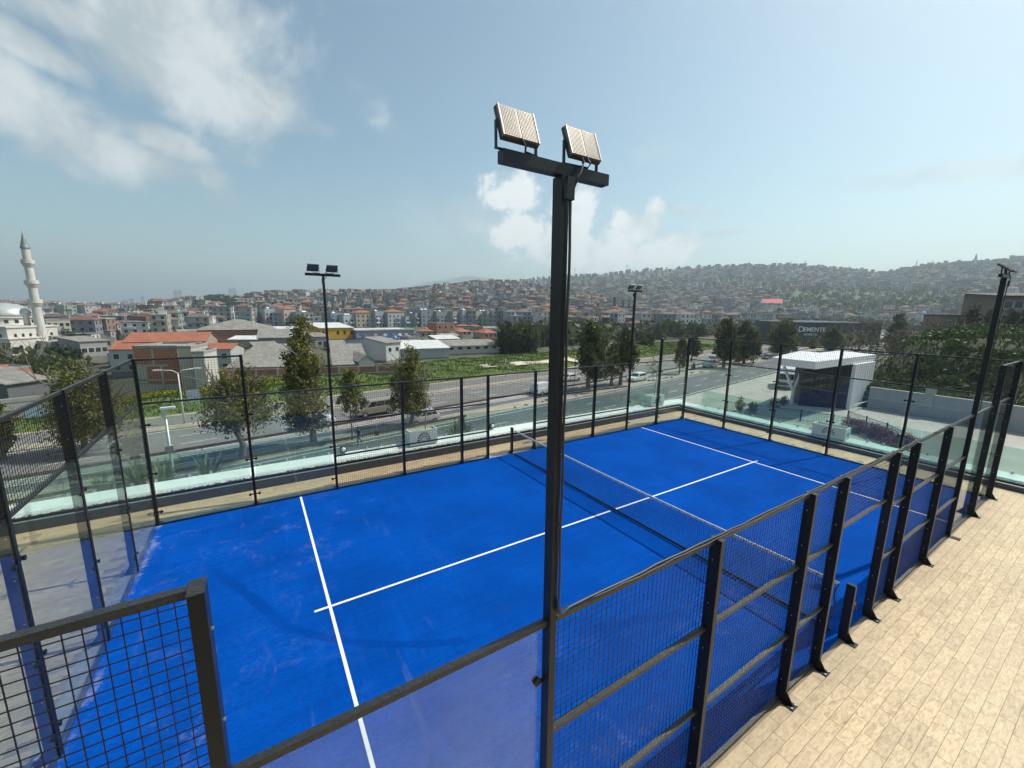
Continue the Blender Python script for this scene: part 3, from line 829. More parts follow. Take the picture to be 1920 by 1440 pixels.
M_GROUND = mat('dry_ground', (.115, .105, .078), .95, col2=(.055, .072, .032), vscale=.05, coord='Object')
g = MB(); gv = []
rad = [0, 15, 30, 45, 60, 75, 90, 105, 120, 140, 160, 185, 210, 240, 270, 300, 335, 370, 410, 450, 500, 550, 600, 660, 720, 780, 830, 880, 950, 1020, 1100, 1200, 1300, 1400, 1500, 1580, 1650, 1720, 1800, 2000, 2300, 2700, 3200, 3900, 4700, 5600, 6500, 7200, 7900, 8900]
az = [YAW + R(a) for a in list(np.arange(-75, 75.01, .75)) + list(np.arange(80, 281, 5))]
rings = []
for r_ in rad:
    ring = []
    for a in az:
        x, y = CAM[0] + r_ * math.cos(a), CAM[1] + r_ * math.sin(a)
        ring.append((x, y, terr(x, y) - .03))
    rings.append(ring)
g.loft(rings[1:], caps=False)
g.f.append(tuple(reversed(range(len(az))))); g.c.append((1, 1, 1)); g.f[-1] = tuple(range(len(az)))
gr = g.build('ground', M_GROUND, smooth=True); tag(gr, kind='structure')

# ------------------------------------------------------------------ roads
M_ASPH = mat('asphalt', (.120, .128, .132), .8, col2=(.080, .087, .092), vscale=.22, bump=.15, bscale=40)
M_ASPH2 = mat('pale_asphalt', (.20, .195, .18), .85, col2=(.14, .14, .135), vscale=.3, bump=.15, bscale=40)
M_DIRT = mat('dusty_verge', (.40, .35, .27), .95, col2=(.26, .23, .17), vscale=.5)
M_KERB = mat('concrete_kerb', (.42, .40, .37), .85, var=.35, vscale=1.5)
M_PAINT = mat('road_paint', (.72, .72, .70), .7, var=.4, vscale=3)
def strip(name, t0, t1, z0, z1, m_, s0=-150, s1=420, kind='structure', n=1):
    b = MB()
    for k in range(n):
        a, c = s0 + (s1 - s0) * k / n, s0 + (s1 - s0) * (k + 1) / n
        q = [xy(a, t0), xy(c, t0), xy(c, t1), xy(a, t1)]
        b.hexa([(*p, z0) for p in q] + [(*p, z1) for p in q])
    o = b.build(name, m_); tag(o, kind=kind); return o
near_road = strip('near_carriageway', 27.6, 37.2, GZ - .3, GZ + .004, M_ASPH)
strip('kerb', 37.2, 37.5, GZ - .3, GZ + .13, M_KERB)
strip('planted_median', 37.5, 40.2, GZ - .3, GZ + .10, M_DIRT)
strip('kerb', 40.2, 40.45, GZ - .3, GZ + .13, M_KERB)
mid_road = strip('middle_carriageway', 40.45, 43.0, GZ - .3, GZ + .005, M_ASPH)
strip('reservation', 43.0, 43.7, GZ - .3, GZ + .06, M_KERB)
far_road = strip('far_carriageway', 43.7, 53.6, GZ - .3, GZ + .006, M_ASPH2)
strip('verge', 53.6, 55.6, GZ - .3, GZ + .08, M_DIRT)
serv = strip('service_road', 55.6, 60.4, GZ - .3, GZ + .004, M_ASPH2)
strip('verge', 60.4, 61.4, GZ - .3, GZ + .05, M_DIRT)
def dashes(par, t, s0, s1, on, off, z, w=.14):
    s = s0
    while s < s1:
        b = MB(); q = [xy(s, t - w / 2), xy(s + on, t - w / 2), xy(s + on, t + w / 2), xy(s, t + w / 2)]
        b.face([(*p, z) for p in q]); b.build('lane_mark', M_PAINT, par); s += on + off
for par, t, z in ((near_road, 36.75, GZ + .009), (near_road, 28.0, GZ + .009), (mid_road, 40.8, GZ + .010), (mid_road, 42.8, GZ + .010), (far_road, 44.1, GZ + .011), (far_road, 53.2, GZ + .011)):
    dashes(par, t, -150, 419, 569, 1, z, .16)
dashes(near_road, 33.6, -60, 220, 3, 6, GZ + .009); dashes(near_road, 30.8, -60, 220, 3, 6, GZ + .009)
dashes(far_road, 47.2, -60, 220, 3, 6, GZ + .011); dashes(far_road, 50.3, -60, 220, 3, 6, GZ + .011)

# paved yard at the right, with setts
M_PAVE = mat('yard_paving', (.40, .385, .35), .85, col2=(.30, .29, .265), vscale=.4, bump=.2, bscale=12)
yd = MB(); q = [(24, -40), (76.2, -40), (76.2, 19.5), (77, 26.5), (112, 26.5), xy(112, 27.2), xy(60, 27.4), (34, 30), (24, 28)]
yd.prism(q, GZ - .3, GZ + .02); tag(yd.build('yard_paving', M_PAVE), kind='structure')
lv = MB(); q = [(-150, 13.5), (24, 13.5), (24, 30), xy(32, 27.6), xy(-150, 27.6)]
lv.prism(q, GZ - .3, GZ + .012); tag(lv.build('forecourt', M_ASPH), kind='structure')

# steep green bank behind the retaining wall
def bank_z(x, y):
    r_ = sm(x, 77.5, 97)
    f = sm(y, 27, 19)
    h = 7.2 + 2.4 * sm(x, 95, 150) + 2.2 * sm(y, 8, -14)
    return GZ - .1 + (2.6 * sm(x, 77.0, 77.6) + h * r_) * f + .35 * math.sin(x * .9) * math.cos(y * .7) * f * r_
bk = MB(); nx, ny = 64, 72
gx = [77.0 + 75 * (i / nx) ** 1.5 for i in range(nx + 1)]; gy = [-70 + 104 * j / ny for j in range(ny + 1)]
rows = [[(x, y, bank_z(x, y)) for y in gy] for x in gx]
bk.loft(rows, caps=False, closed=False)
tag(bk.build('embankment', mat('bank_soil', (.050, .044, .026), .95, col2=(.035, .055, .014), vscale=.5, bump=.6, bscale=3), smooth=True), kind='structure')

# green field beyond the service road, and the sandy path through it
fd = MB(); N_S, N_T = 150, 16
def field_z(s, t):
    x, y = xy(s, t); k = sm(t, 61.4, 64) * (1 - sm(t, 82, 88) * .6)
    return terr(x, y) + .06 + k * (.5 + .35 * math.sin(s * .31 + t * .2) * math.sin(t * .55 + 1) + .22 * math.sin(s * .83))
rows = [[(*xy(-70 + 330 * i / N_S, 61.4 + 28 * j / N_T), field_z(-70 + 330 * i / N_S, 61.4 + 28 * j / N_T)) for j in range(N_T + 1)] for i in range(N_S + 1)]
fd.loft(rows, caps=False, closed=False)
tag(fd.build('grass_field', mat('meadow', (.065, .115, .018), .95, col2=(.11, .14, .03), vscale=.4, bump=.5, bscale=4), smooth=True), kind='structure')
pth = MB(); pp = [(872, 690, 950, 679), (930, 687, 1010, 678), (1000, 683, 1040, 676), (1060, 676, 1090, 668), (1140, 668, 1165, 662)]
a = [on_z(880 + 30 * k, 691 - 2.0 * k, GZ + .7) for k in range(10)]; b = [on_z(885 + 30 * k, 684 - 2.0 * k, GZ + .7) for k in range(10)]
pth.loft([[(p[0], p[1], field_z(*st(p[0], p[1])) + .12) for p in a], [(p[0], p[1], field_z(*st(p[0], p[1])) + .14) for p in b]], caps=False, closed=False)
tag(pth.build('sandy_path', mat('pale_sand', (.62, .55, .44), .95, var=.25, vscale=1.0)), kind='structure')

def blades(name, pts, h0, h1, w, cols, m_, lean=.4, seed=1):
    """ground cover of many small upright leaf faces, joined"""
    b = MB(); rr = random.Random(seed)
    for x, y, z in pts:
        h = rr.uniform(h0, h1); a = rr.uniform(0, 6.283); dx, dy = math.cos(a) * w, math.sin(a) * w
        lx, ly = rr.uniform(-lean, lean) * h, rr.uniform(-lean, lean) * h
        g_ = rr.uniform(.6, 1.3); c = rr.choice(cols); b.col = (c[0] * g_, c[1] * g_, c[2] * g_)
        b.face([(x - dx, y - dy, z - .05), (x + dx, y + dy, z - .05), (x + dx * .5 + lx, y + dy * .5 + ly, z + h), (x - dx * .5 + lx, y - dy * .5 + ly, z + h)])
    return tag(b.build(name, m_, colors=True), kind='stuff')
M_LEAFW = leaf_mat('foliage', (1, 1, 1), .3)
pts = []
for _ in range(60000):
    s, t = rng.uniform(-65, 170), rng.uniform(61.6, 88); x, y = xy(s, t)
    pts.append((x, y, field_z(s, t)))
blades('field_grass', pts, .12, .36, .075, [(.065, .125, .016), (.085, .14, .022), (.05, .10, .018), (.13, .15, .04)], M_LEAFW, seed=2)
pts = []
for _ in range(9000):
    s, t = rng.gauss(0, 9), rng.gauss(80, 3.0)
    x, y = xy(s, t)
    if rng.random() < .75: pts.append((x, y, field_z(s, t) + .35))
blades('yellow_flowers', pts, .1, .3, .12, [(.42, .36, .02), (.34, .32, .03), (.16, .20, .03)], M_LEAFW, seed=3)
pts = []
for _ in range(60000):
    x = 77.3 + 70 * rng.random() ** 1.6; y = rng.uniform(-60, 27)
    z = bank_z(x, y)
    if rng.random() < .35 + .65 * sm(math.sin(x * .35 + y * .22) + .8 * math.sin(y * .5 - x * .13), -.4, .7): pts.append((x, y, z))
blades('bank_undergrowth', pts, .2, .7, .13, [(.045, .085, .014), (.07, .115, .018), (.028, .052, .012), (.06, .055, .022)], M_LEAFW, seed=4)
# ------------------------------------------------------------------ trees
M_BARK = mat('bark', (.14, .115, .085), .95, col2=(.24, .21, .17), vscale=5, bump=.6, bscale=14)
M_BARK_P = mat('pale_bark', (.34, .31, .27), .9, col2=(.20, .18, .15), vscale=5, bump=.4, bscale=14)
def crown_mesh(h, r, z0, n_cl, n_leaf, leaf, cols, seed, droop=.5, shape='column', lobes=3):
    """leaf faces gathered in drooping clumps through the crown's volume"""
    rr = random.Random(seed); b = MB()
    lob = [(rr.uniform(-.5, .5) * r, rr.uniform(-.5, .5) * r, 1.0 if k_ == 0 else rr.uniform(.66, .95)) for k_ in range(lobes)]
    lob[0] = (lob[0][0] * .3, lob[0][1] * .3, 1.0)
    for _ in range(n_cl):
        lx, ly, lh = rr.choice(lob)
        f = rr.random() ** .85
        if shape == 'column': prof = (math.sin(math.pi * min(1, .20 + f * .78)) ** .50) * (1 - .12 * f)
        elif shape == 'cone': prof = (1 - f) ** .8 * (1 if f > .05 else .6)
        elif shape == 'round': prof = math.sin(math.pi * (.08 + .88 * f)) ** .6
        else: prof = 1 - .3 * f
        a = rr.uniform(0, 6.283); q = math.sqrt(rr.uniform(.15, 1.0)) * prof * r * rr.uniform(.55, 1.05) * (.82 if lobes > 1 else 1)
        cx, cy, cz = lx * (1 - f * .3) + q * math.cos(a), ly * (1 - f * .3) + q * math.sin(a), z0 + (h - z0) * f * lh
        g0 = rr.uniform(.55, 1.35); c = rr.choice(cols); cr = rr.uniform(.24, .60) * r * .42
        for _ in range(n_leaf):
            dx, dy, dz = rr.gauss(0, cr * .55), rr.gauss(0, cr * .55), rr.gauss(0, cr * .6) - droop * abs(rr.gauss(0, cr))
            g_ = g0 * rr.uniform(.7, 1.3); b.col = (c[0] * g_, c[1] * g_, c[2] * g_)
            s = leaf * rr.uniform(.6, 1.4); p = Vector((cx + dx, cy + dy, cz + dz))
            d = Vector((rr.gauss(0, .6), rr.gauss(0, .6), -droop * 1.4 + rr.gauss(0, .5))).normalized()
            e = d.cross(Vector((rr.gauss(0, 1), rr.gauss(0, 1), rr.gauss(0, 1)))).normalized() * s * .36; d *= s
            b.face([p - d * .5, p + e, p + d * .6, p - e])
    return b
def limb_mesh(b, p, d, ln, r, depth, rr, spread=.5, up=.15):
    n = 3; pts = [p.copy()]; rad = [r]
    for k in range(n):
        d = (d + Vector((rr.gauss(0, .12), rr.gauss(0, .12), rr.gauss(0, .08) + up * .3))).normalized()
        p = p + d * ln / n; pts.append(p.copy()); rad.append(r * (1 - .42 * (k + 1) / n))
    b.tube(pts, rad, 5 if r > .03 else 3, caps=False)
    if depth > 0:
        for _ in range(rr.choice((2, 3, 3))):
            nd = (d + Vector((rr.gauss(0, spread), rr.gauss(0, spread), rr.gauss(0, spread * .6) + up))).normalized()
            limb_mesh(b, pts[rr.choice((2, 3))], nd, ln * rr.uniform(.55, .8), r * .55, depth - 1, rr, spread, up)
GREEN_Y = [(.15, .17, .034), (.19, .185, .042), (.095, .12, .028), (.25, .22, .06)]
GREEN_D = [(.046, .070, .024), (.070, .096, .030), (.034, .055, .022), (.105, .12, .034)]
_tree_n = [0]
def tree(base, h, r, label, cat='tree', group=None, z0=.25, ncl=150, nl=26, leaf=.30, cols=None, droop=.6, shape='column', trunk_r=.2, name='tree', bark=None, lean=(0, 0), lobes=4, forks=1):
    _tree_n[0] += 1; sd = 100 + _tree_n[0]; rr = random.Random(sd)
    T = thing(name, tuple(base), label, cat, group)
    b = MB()
    for k in range(forks):
        top = Vector((lean[0] + (rr.uniform(-.25, .25) * r if forks > 1 else 0), lean[1] + (rr.uniform(-.25, .25) * r if forks > 1 else 0), h * .8))
        pts = [Vector((0.12 * k, 0, -.1))]
        for i in range(1, 6): pts.append(top * (i / 5) + Vector((rr.gauss(0, .05) * r, rr.gauss(0, .05) * r, 0)))
        b.tube(pts, [trunk_r * (1.25 if i == 0 else 1 - .16 * i) for i in range(6)], 8, caps=False)
        for _ in range(11):
            q = pts[rr.choice((2, 3, 4))]; a = rr.uniform(0, 6.283)
            limb_mesh(b, q, Vector((math.cos(a), math.sin(a), rr.uniform(.4, 1.2))).normalized(), r * .9, trunk_r * .35, 1, rr)
    b.build('trunk', bark or M_BARK, T, smooth=True, local=True)
    c = crown_mesh(h, r, h * z0, int(ncl * 1.05), int(nl * 1.9), leaf * .68, cols or GREEN_Y, sd, droop, shape, lobes)
    for i, p in enumerate(c.v):
        f = max(0, p[2] / h); c.v[i] = (p[0] + lean[0] * f, p[1] + lean[1] * f, p[2])
    c.build('crown', M_LEAFW, T, local=True, colors=True)
    return T
def tree_px(u, vb, vt, wpx, label, zg=GZ, **k):
    """tree on the ground at the foot pixel (u, vb); height and width from its size in the photograph"""
    p = on_z(u, vb, zg); h = z_of(p[0], p[1], vt) - zg
    return tree((p[0], p[1], zg), h, wpx / 2 * 1.15 * depth_of(p) / FPX, label, **k)
GT = 'street trees along the median'
tree_px(452, 862, 690, 106, 'bushy grey-green tree in front of the road, behind the left corner panel', group=GT, z0=.40, ncl=170, trunk_r=.26, forks=2, leaf=.30)
tree_px(588, 836, 592, 74, 'tallest columnar olive-green tree just left of the left floodlight pole', group=GT, z0=.16, ncl=300, nl=30, trunk_r=.28, leaf=.28)
tree_px(660, 826, 694, 44, 'small slender roadside tree just right of the left floodlight pole', group=GT, z0=.36, ncl=90, trunk_r=.09, leaf=.24, lobes=1)
tree_px(770, 801, 650, 68, 'olive-green tree with a pale trunk behind the planter with the sapling', group=GT, z0=.20, ncl=220, trunk_r=.25, leaf=.30)
tree_px(160, 850, 676, 110, 'broad yellowish tree seen through the left mesh panels', group=GT, z0=.22, ncl=260, trunk_r=.25, leaf=.30)
tree_px(8, 860, 756, 56, 'yellow-green tree cut by the left edge of the picture', group=GT, z0=.2, ncl=120, trunk_r=.2, leaf=.3)
tree_px(1103, 731, 600, 62, 'big dark columnar tree just right of the nearest pole', group=GT, z0=.2, ncl=260, cols=GREEN_D + GREEN_Y[:1], trunk_r=.38, leaf=.42)
tree_px(1146, 724, 645, 34, 'small rounded tree between the two trunks right of the nearest pole', group=GT, z0=.3, ncl=110, cols=GREEN_D + GREEN_Y, trunk_r=.28, leaf=.4)
tree_px(1163, 722, 618, 46, 'dark tree with leaning trunk beside the distant floodlight pole', group=GT, z0=.32, ncl=170, cols=GREEN_D + GREEN_Y[:2], trunk_r=.34, leaf=.42, lean=(1.2, 0))
tree_px(1273, 702, 636, 24, 'slim light tree left of the far corner post', group=GT, z0=.25, ncl=80, cols=GREEN_Y, trunk_r=.16, leaf=.42, lobes=1)
tree_px(1296, 676, 622, 28, 'dark tree rising behind the far corner post', group=GT, z0=.2, ncl=90, cols=GREEN_D, trunk_r=.2, leaf=.5)
tree_px(1356, 690, 596, 44, 'tall dense dark tree left of a pair beyond the far end wall', group=GT, z0=.22, ncl=240, cols=GREEN_D + GREEN_Y[:1], trunk_r=.36, leaf=.5, forks=2)
tree_px(1394, 683, 602, 40, 'dark dense tree right of a pair beyond the far end wall', group=GT, z0=.12, ncl=230, cols=GREEN_D + GREEN_Y[:1], trunk_r=.36, leaf=.5)
tree_px(1412, 681, 627, 24, 'small brownish tree leaning against the dark pair', group=GT, z0=.3, ncl=80, cols=[(.12, .10, .03), (.15, .11, .035), (.09, .09, .025)], trunk_r=.2, leaf=.5, lobes=1)
tree_px(1466, 668, 598, 50, 'wide dark tree left of the dark showroom building', group=GT, z0=.15, ncl=240, cols=GREEN_D + GREEN_Y[:1], trunk_r=.3, leaf=.6)
tree_px(1554, 660, 611, 34, 'rounded tree in front of the dark showroom facade', group=GT, z0=.12, ncl=150, cols=GREEN_Y[:3] + GREEN_D, trunk_r=.3, leaf=.6, shape='round')
tree_px(1523, 654, 633, 16, 'small yellow-green shrub tree beside the showroom tree', group=GT, z0=.1, ncl=60, cols=GREEN_Y, trunk_r=.15, leaf=.5, shape='round')
tree_px(1590, 652, 625, 22, 'small brown-green tree right of the showroom tree', group=GT, z0=.35, ncl=70, cols=GREEN_Y, trunk_r=.2, leaf=.5, shape='round')
tree_px(1611, 650, 628, 20, 'second small brown-green tree right of the showroom tree', group=GT, z0=.35, ncl=70, cols=[(.12, .10, .04), (.10, .10, .03)], trunk_r=.2, leaf=.5, shape='round')
tree_px(948, 662, 602, 40, 'dark round evergreen left of the two beside the long shed', z0=.05, ncl=170, cols=GREEN_D, leaf=.7, shape='round', trunk_r=.3)
tree_px(986, 664, 606, 54, 'broader dark evergreen between the long shed and the nearest pole', z0=.05, ncl=220, cols=GREEN_D, leaf=.7, shape='round', trunk_r=.3)
tree_px(1205, 650, 622, 44, 'dull dark tree behind the distant floodlight pole', z0=.1, ncl=150, cols=GREEN_D, leaf=.8, shape='round', trunk_r=.3)
tree_px(1672, 664, 588, 34, 'dark pointed evergreen at the near end of the right-hand thicket', z0=.06, ncl=200, cols=GREEN_D, leaf=.55, shape='column', trunk_r=.3)
tree_px(60, 700, 672, 90, 'low spreading dark pine in front of the mosque', zg=-11.0, z0=.35, ncl=170, cols=GREEN_D, leaf=.5, shape='round', trunk_r=.25)
for k, (u, vb, vt, w) in enumerate(((1120, 592, 570, 6), (1131, 592, 575, 6), (1141, 592, 577, 5), (1150, 592, 558, 9), (1160, 592, 574, 6), (1166, 592, 562, 5), (1178, 592, 563, 5))):
    p = on_terr(u, vb + 4); z = p[2]; dd = depth_of(p); h = (vb + 4 - vt) * dd / FPX
    tree((p[0], p[1], z), h, w / 2 * dd / FPX * 1.25, 'slim dark cypress, %s from the left in the row on the far slope' % ('first', 'second', 'third', 'fourth, the tallest', 'fifth', 'sixth', 'seventh')[k],
         group='cypresses on the far slope', z0=.04, ncl=46, nl=14, leaf=1.8, cols=GREEN_D, droop=.2, shape='cone', trunk_r=.3, name='cypress', lobes=1)

# bare thicket on the bank
def bare_tree(x, y, h, label, leafy=0, seed=0):
    z = bank_z(x, y) if x > 77 else GZ
    T = thing('bare_tree', (x, y, z), label, 'tree', 'bare trees on the bank')
    rr = random.Random(seed); b = MB()
    for k in range(3):
        limb_mesh(b, Vector((rr.uniform(-.3, .3), rr.uniform(-.3, .3), -.1)), Vector((rr.gauss(0, .28), rr.gauss(0, .28), 1)).normalized(), h * .42, h * .022, 4, rr, .55, .22)
    b.build('trunk', M_BARK, T, smooth=True, local=True)
    c = crown_mesh(h, h * .42, h * .22, 60 + leafy, 12, .28, [(.075, .06, .035), (.05, .05, .03), (.06, .075, .025)], seed, .3, 'round')
    c.build('crown', M_LEAFW, T, local=True, colors=True)
    return T
names = ['leafless grey-brown tree at the left end of the thicket', 'spreading bare tree with pale forked branches', 'bare tree behind the green bank, left of the brick house',
         'twiggy dark tree in the middle of the thicket', 'bare dark tree just left of the right floodlight pole', 'tall bare tree reaching above the flat-roofed hut', 'scrubby bare tree behind the right floodlight pole',
         'bare tree below the right-hand house', 'last bare tree at the right edge of the picture', 'thin bare sapling on the bank crest']
for k, (u, dep, vt) in enumerate(((1630, 80, 606), (1700, 84, 600), (1722, 90, 602), (1752, 84, 604), (1790, 88, 596), (1815, 80, 570), (1850, 84, 600), (1885, 78, 590), (1912, 80, 596), (1770, 100, 590))):
    p = at_depth(u, 640, dep); zb = bank_z(p[0], p[1]); h = max(3.5, z_of(p[0], p[1], vt) - zb)
    bare_tree(p[0], p[1], h, names[k], 40 if k < 4 else 10, 40 + k)
# ------------------------------------------------------------------ planters, saplings, poles, rails, wall, canopy
M_PLANT = mat('planter_steel', (.68, .75, .72), .5, var=.12, vscale=5)
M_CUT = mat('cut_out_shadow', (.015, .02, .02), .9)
M_SOIL = mat('planter_soil', (.30, .25, .17), .95, col2=(.5, .45, .35), vscale=20)
def planter(x0, x1, y0, y1, z0, z1, label, faces):
    T = thing('planter_box', ((x0 + x1) / 2, (y0 + y1) / 2, z0), label, 'planter', 'white planter boxes on the parapets')
    m = MB(); w = .035
    m.box(x0, x1, y0, y0 + w, z0, z1); m.box(x0, x1, y1 - w, y1, z0, z1); m.box(x0, x0 + w, y0 + w, y1 - w, z0, z1); m.box(x1 - w, x1, y0 + w, y1 - w, z0, z1)
    m.box(x0 + w, x1 - w, y0 + w, y1 - w, z0, z0 + .02)
    m.build('box', M_PLANT, T)
    m = MB(); m.box(x0 + w + .001, x1 - w - .001, y0 + w + .001, y1 - w - .001, z0 + .021, z1 - .07); m.build('soil', M_SOIL, T)
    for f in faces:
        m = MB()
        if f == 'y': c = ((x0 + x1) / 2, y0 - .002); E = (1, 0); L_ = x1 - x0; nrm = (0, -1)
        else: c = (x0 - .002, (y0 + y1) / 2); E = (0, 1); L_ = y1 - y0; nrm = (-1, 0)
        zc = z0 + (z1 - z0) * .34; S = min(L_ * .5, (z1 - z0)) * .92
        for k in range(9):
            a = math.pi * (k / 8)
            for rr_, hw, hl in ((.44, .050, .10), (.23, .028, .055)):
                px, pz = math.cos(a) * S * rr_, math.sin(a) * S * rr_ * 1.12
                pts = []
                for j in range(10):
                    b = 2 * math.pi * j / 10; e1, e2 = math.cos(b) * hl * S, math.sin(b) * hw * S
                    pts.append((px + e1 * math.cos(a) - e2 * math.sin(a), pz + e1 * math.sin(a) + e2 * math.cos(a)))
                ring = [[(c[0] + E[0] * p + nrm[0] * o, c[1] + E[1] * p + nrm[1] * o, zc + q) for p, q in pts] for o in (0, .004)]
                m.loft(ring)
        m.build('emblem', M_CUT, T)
    return T
planter(6.70, 7.72, 11.56, 12.02, .375, .90, 'white planter box with petal cut-outs holding a pale sapling behind the far fence', 'y')
planter(19.45, 20.45, 11.56, 12.02, .375, .90, 'white planter box with a thin sapling at the far corner of the terrace', 'y')
planter(21.76, 22.24, 4.05, 5.20, .275, .74, 'white planter box with petal cut-outs behind the far glass end wall', 'xy')
def sapling(x, y, z, h, label, leafy, pale):
    T = thing('sapling', (x, y, z), label, 'sapling'); rr = random.Random(int(x * 10)); b = MB()
    pts = [Vector((0, 0, -.05))] + [Vector((rr.gauss(0, .015) + .02 * i, rr.gauss(0, .015), h * .62 * i / 5)) for i in range(1, 6)]
    b.tube(pts, [.022 - .002 * i for i in range(6)], 7, caps=False)
    for k in range(5):
        a = k * 1.3; limb_mesh(b, pts[-1 - (k % 2)], Vector((math.cos(a) * .5, math.sin(a) * .5, 1)).normalized(), h * .26, .010, 2, rr, .45, .25)
    b.build('stem', M_BARK_P if pale else M_BARK, T, smooth=True, local=True)
    c = crown_mesh(h, h * .24, h * .55, 26, leafy, .06, [(.20, .19, .09), (.24, .20, .12), (.14, .16, .06)], 9, .4, 'round'); c.build('leaves', M_LEAFW, T, local=True, colors=True)
sapling(7.35, 11.79, .86, 2.35, 'pale bare-stemmed sapling growing in the left planter box', 8, True)
sapling(19.95, 11.79, .86, 2.2, 'thin brownish sapling growing in the corner planter box', 12, False)

# small bulkhead lamps on the parapet
for u, v, lab in ((643, 838, 'small square grey lamp on the road-side parapet beside the left pole'), (922, 800, 'round white lamp on the road-side parapet beside the gate post')):
    d = ray(u, v); p = CAM + d * ((12.0 - CAM[1]) / d[1])
    T = thing('parapet_lamp', (p[0], 12.0, .42), lab, 'lamp')
    m = MB(); m.box(p[0] - .09, p[0] + .09, 11.93, 12.03, .425, .64); m.build('housing', M_CHAN, T)
    m = MB()
    m.loft([[(p[0] + r_ * math.cos(j * .5236), 11.93 - o, .54 + r_ * math.sin(j * .5236)) for j in range(12)] for r_, o in ((.075, 0), (.06, .03), (.02, .045))]); m.build('diffuser', mat('lamp_diffuser', (.75, .76, .74), .4), T, smooth=True)

M_GALV = mat('galvanised_steel', (.46, .48, .49), .45, .6, var=.2, vscale=3)
M_WHITE = mat('white_paint', (.74, .75, .74), .5, var=.15, vscale=2)
# lamp column in the forecourt
p = at_depth(324, 880, 21.0)
T = thing('lamp_column', (p[0], p[1], GZ), 'white-headed grey lamp column in the forecourt behind the left corner', 'lamp post')
zt = z_of(p[0], p[1], 784)
m = MB(); m.tube([(p[0], p[1], GZ), (p[0], p[1], zt)], [.09, .06], 10); m.build('shaft', M_GALV, T, smooth=True)
m = MB(); m.box(p[0] - .17, p[0] + .17, p[1] - .17, p[1] + .17, z_of(p[0], p[1], 846), z_of(p[0], p[1], 835)); m.build('junction_box', M_GALV, T)
m = MB(); m.bar((p[0] - .1, p[1], zt), (p[0] + .05, p[1], zt + .45), .10, .16); m.box(p[0] - .16, p[0] + .42, p[1] - .12, p[1] + .12, zt + .46, zt + .56); m.build('lamp_head', M_WHITE, T)
# double street lamp
p = on_z(346, 794); T = thing('street_lamp', (p[0], p[1], GZ), 'tall pale double-armed street lamp on the verge at the left', 'street lamp'); zt = z_of(p[0], p[1], 700)
m = MB(); m.tube([(p[0], p[1], GZ), (p[0], p[1], zt)], [.10, .06], 8); m.build('shaft', M_WHITE, T, smooth=True)
for s_ in (-1, 1):
    m = MB(); m.tube([(p[0], p[1], zt), (p[0] + s_ * .5, p[1], zt + .35), (p[0] + s_ * 1.5, p[1], zt + .45)], .05, 6); m.build('arm', M_WHITE, T, smooth=True)
    m = MB(); m.box(p[0] + s_ * 1.75 - .35, p[0] + s_ * 1.75 + .35, p[1] - .14, p[1] + .14, zt + .40, zt + .52); m.build('lamp_head', M_WHITE, T)
p = on_z(366, 770); T = thing('road_sign', (p[0], p[1], GZ), 'small pale blue sign on two legs beside the street lamp', 'sign')
m = MB(); m.bar((p[0] - .5, p[1], GZ), (p[0] - .5, p[1], GZ + 2.6), .07, .07); m.bar((p[0] + .5, p[1], GZ), (p[0] + .5, p[1], GZ + 2.6), .07, .07); m.build('legs', M_GALV, T)
m = MB(); m.box(p[0] - .65, p[0] + .65, p[1] - .1, p[1] - .045, GZ + 1.2, GZ + 2.7); m.build('panel', mat('sign_blue', (.35, .48, .58), .5, var=.2), T)

def poles(lst):
    for u, vb, vt, r_, lab in lst:
        p = on_z(u, vb); h = z_of(p[0], p[1], vt); T = thing('utility_pole', (p[0], p[1], GZ), lab, 'pole')
        m = MB(); m.tube([(p[0], p[1], GZ), (p[0], p[1], h)], [r_, r_ * .7], 8); m.build('shaft', M_GALV, T, smooth=True)
        m = MB(); m.box(p[0] - .16, p[0] + .16, p[1] - .12, p[1] + .12, h - 2.2, h - 1.5); m.build('box', M_CHAN, T)
poles([(1077, 724, 662, .07, 'thin grey pole with a box on the median right of the nearest pole'), (948, 706, 672, .07, 'thin post standing in the grass left of the nearest pole'), (707, 818, 782, .05, 'slim post at the road edge below the parked van')])

# guard rails
def guard_rail(t, s0, s1, label, h=.75, step=4.0, red=False):
    x, y = xy((s0 + s1) / 2, t); T = thing('guard_rail', (x, y, GZ), label, 'guard rail')
    m = MB(); prof = [(-.02, .30), (.03, .34), (-.01, .40), (-.01, .46), (.03, .52), (-.02, .56), (-.03, .56), (-.03, .30)]
    m.loft([[(*xy(s, t + o), GZ + h - .6 + z) for o, z in prof] for s in (s0, s1)]); m.build('beam', M_GALV if not red else mat('rust_rail', (.20, .13, .10), .6, .4, var=.4), T)
    s = s0 + .3
    while s < s1:
        x, y = xy(s, t + .04); m = MB(); m.box(x - .05, x + .05, y - .04, y + .04, GZ - .02, GZ + h - .02); m.build('post', M_GALV, T); s += step
    return T
guard_rail(43.35, -60, 160, 'long grey guard rail between the two far carriageways', .62, 4.0, True)
guard_rail(27.3, 76, 150, 'guard rail at the yard edge of the near road, right of the corner', .85, 3.0)
guard_rail(37.9, -40, 30, 'low rusty guard rail along the near kerb of the planted median', .55, 4.0, True)
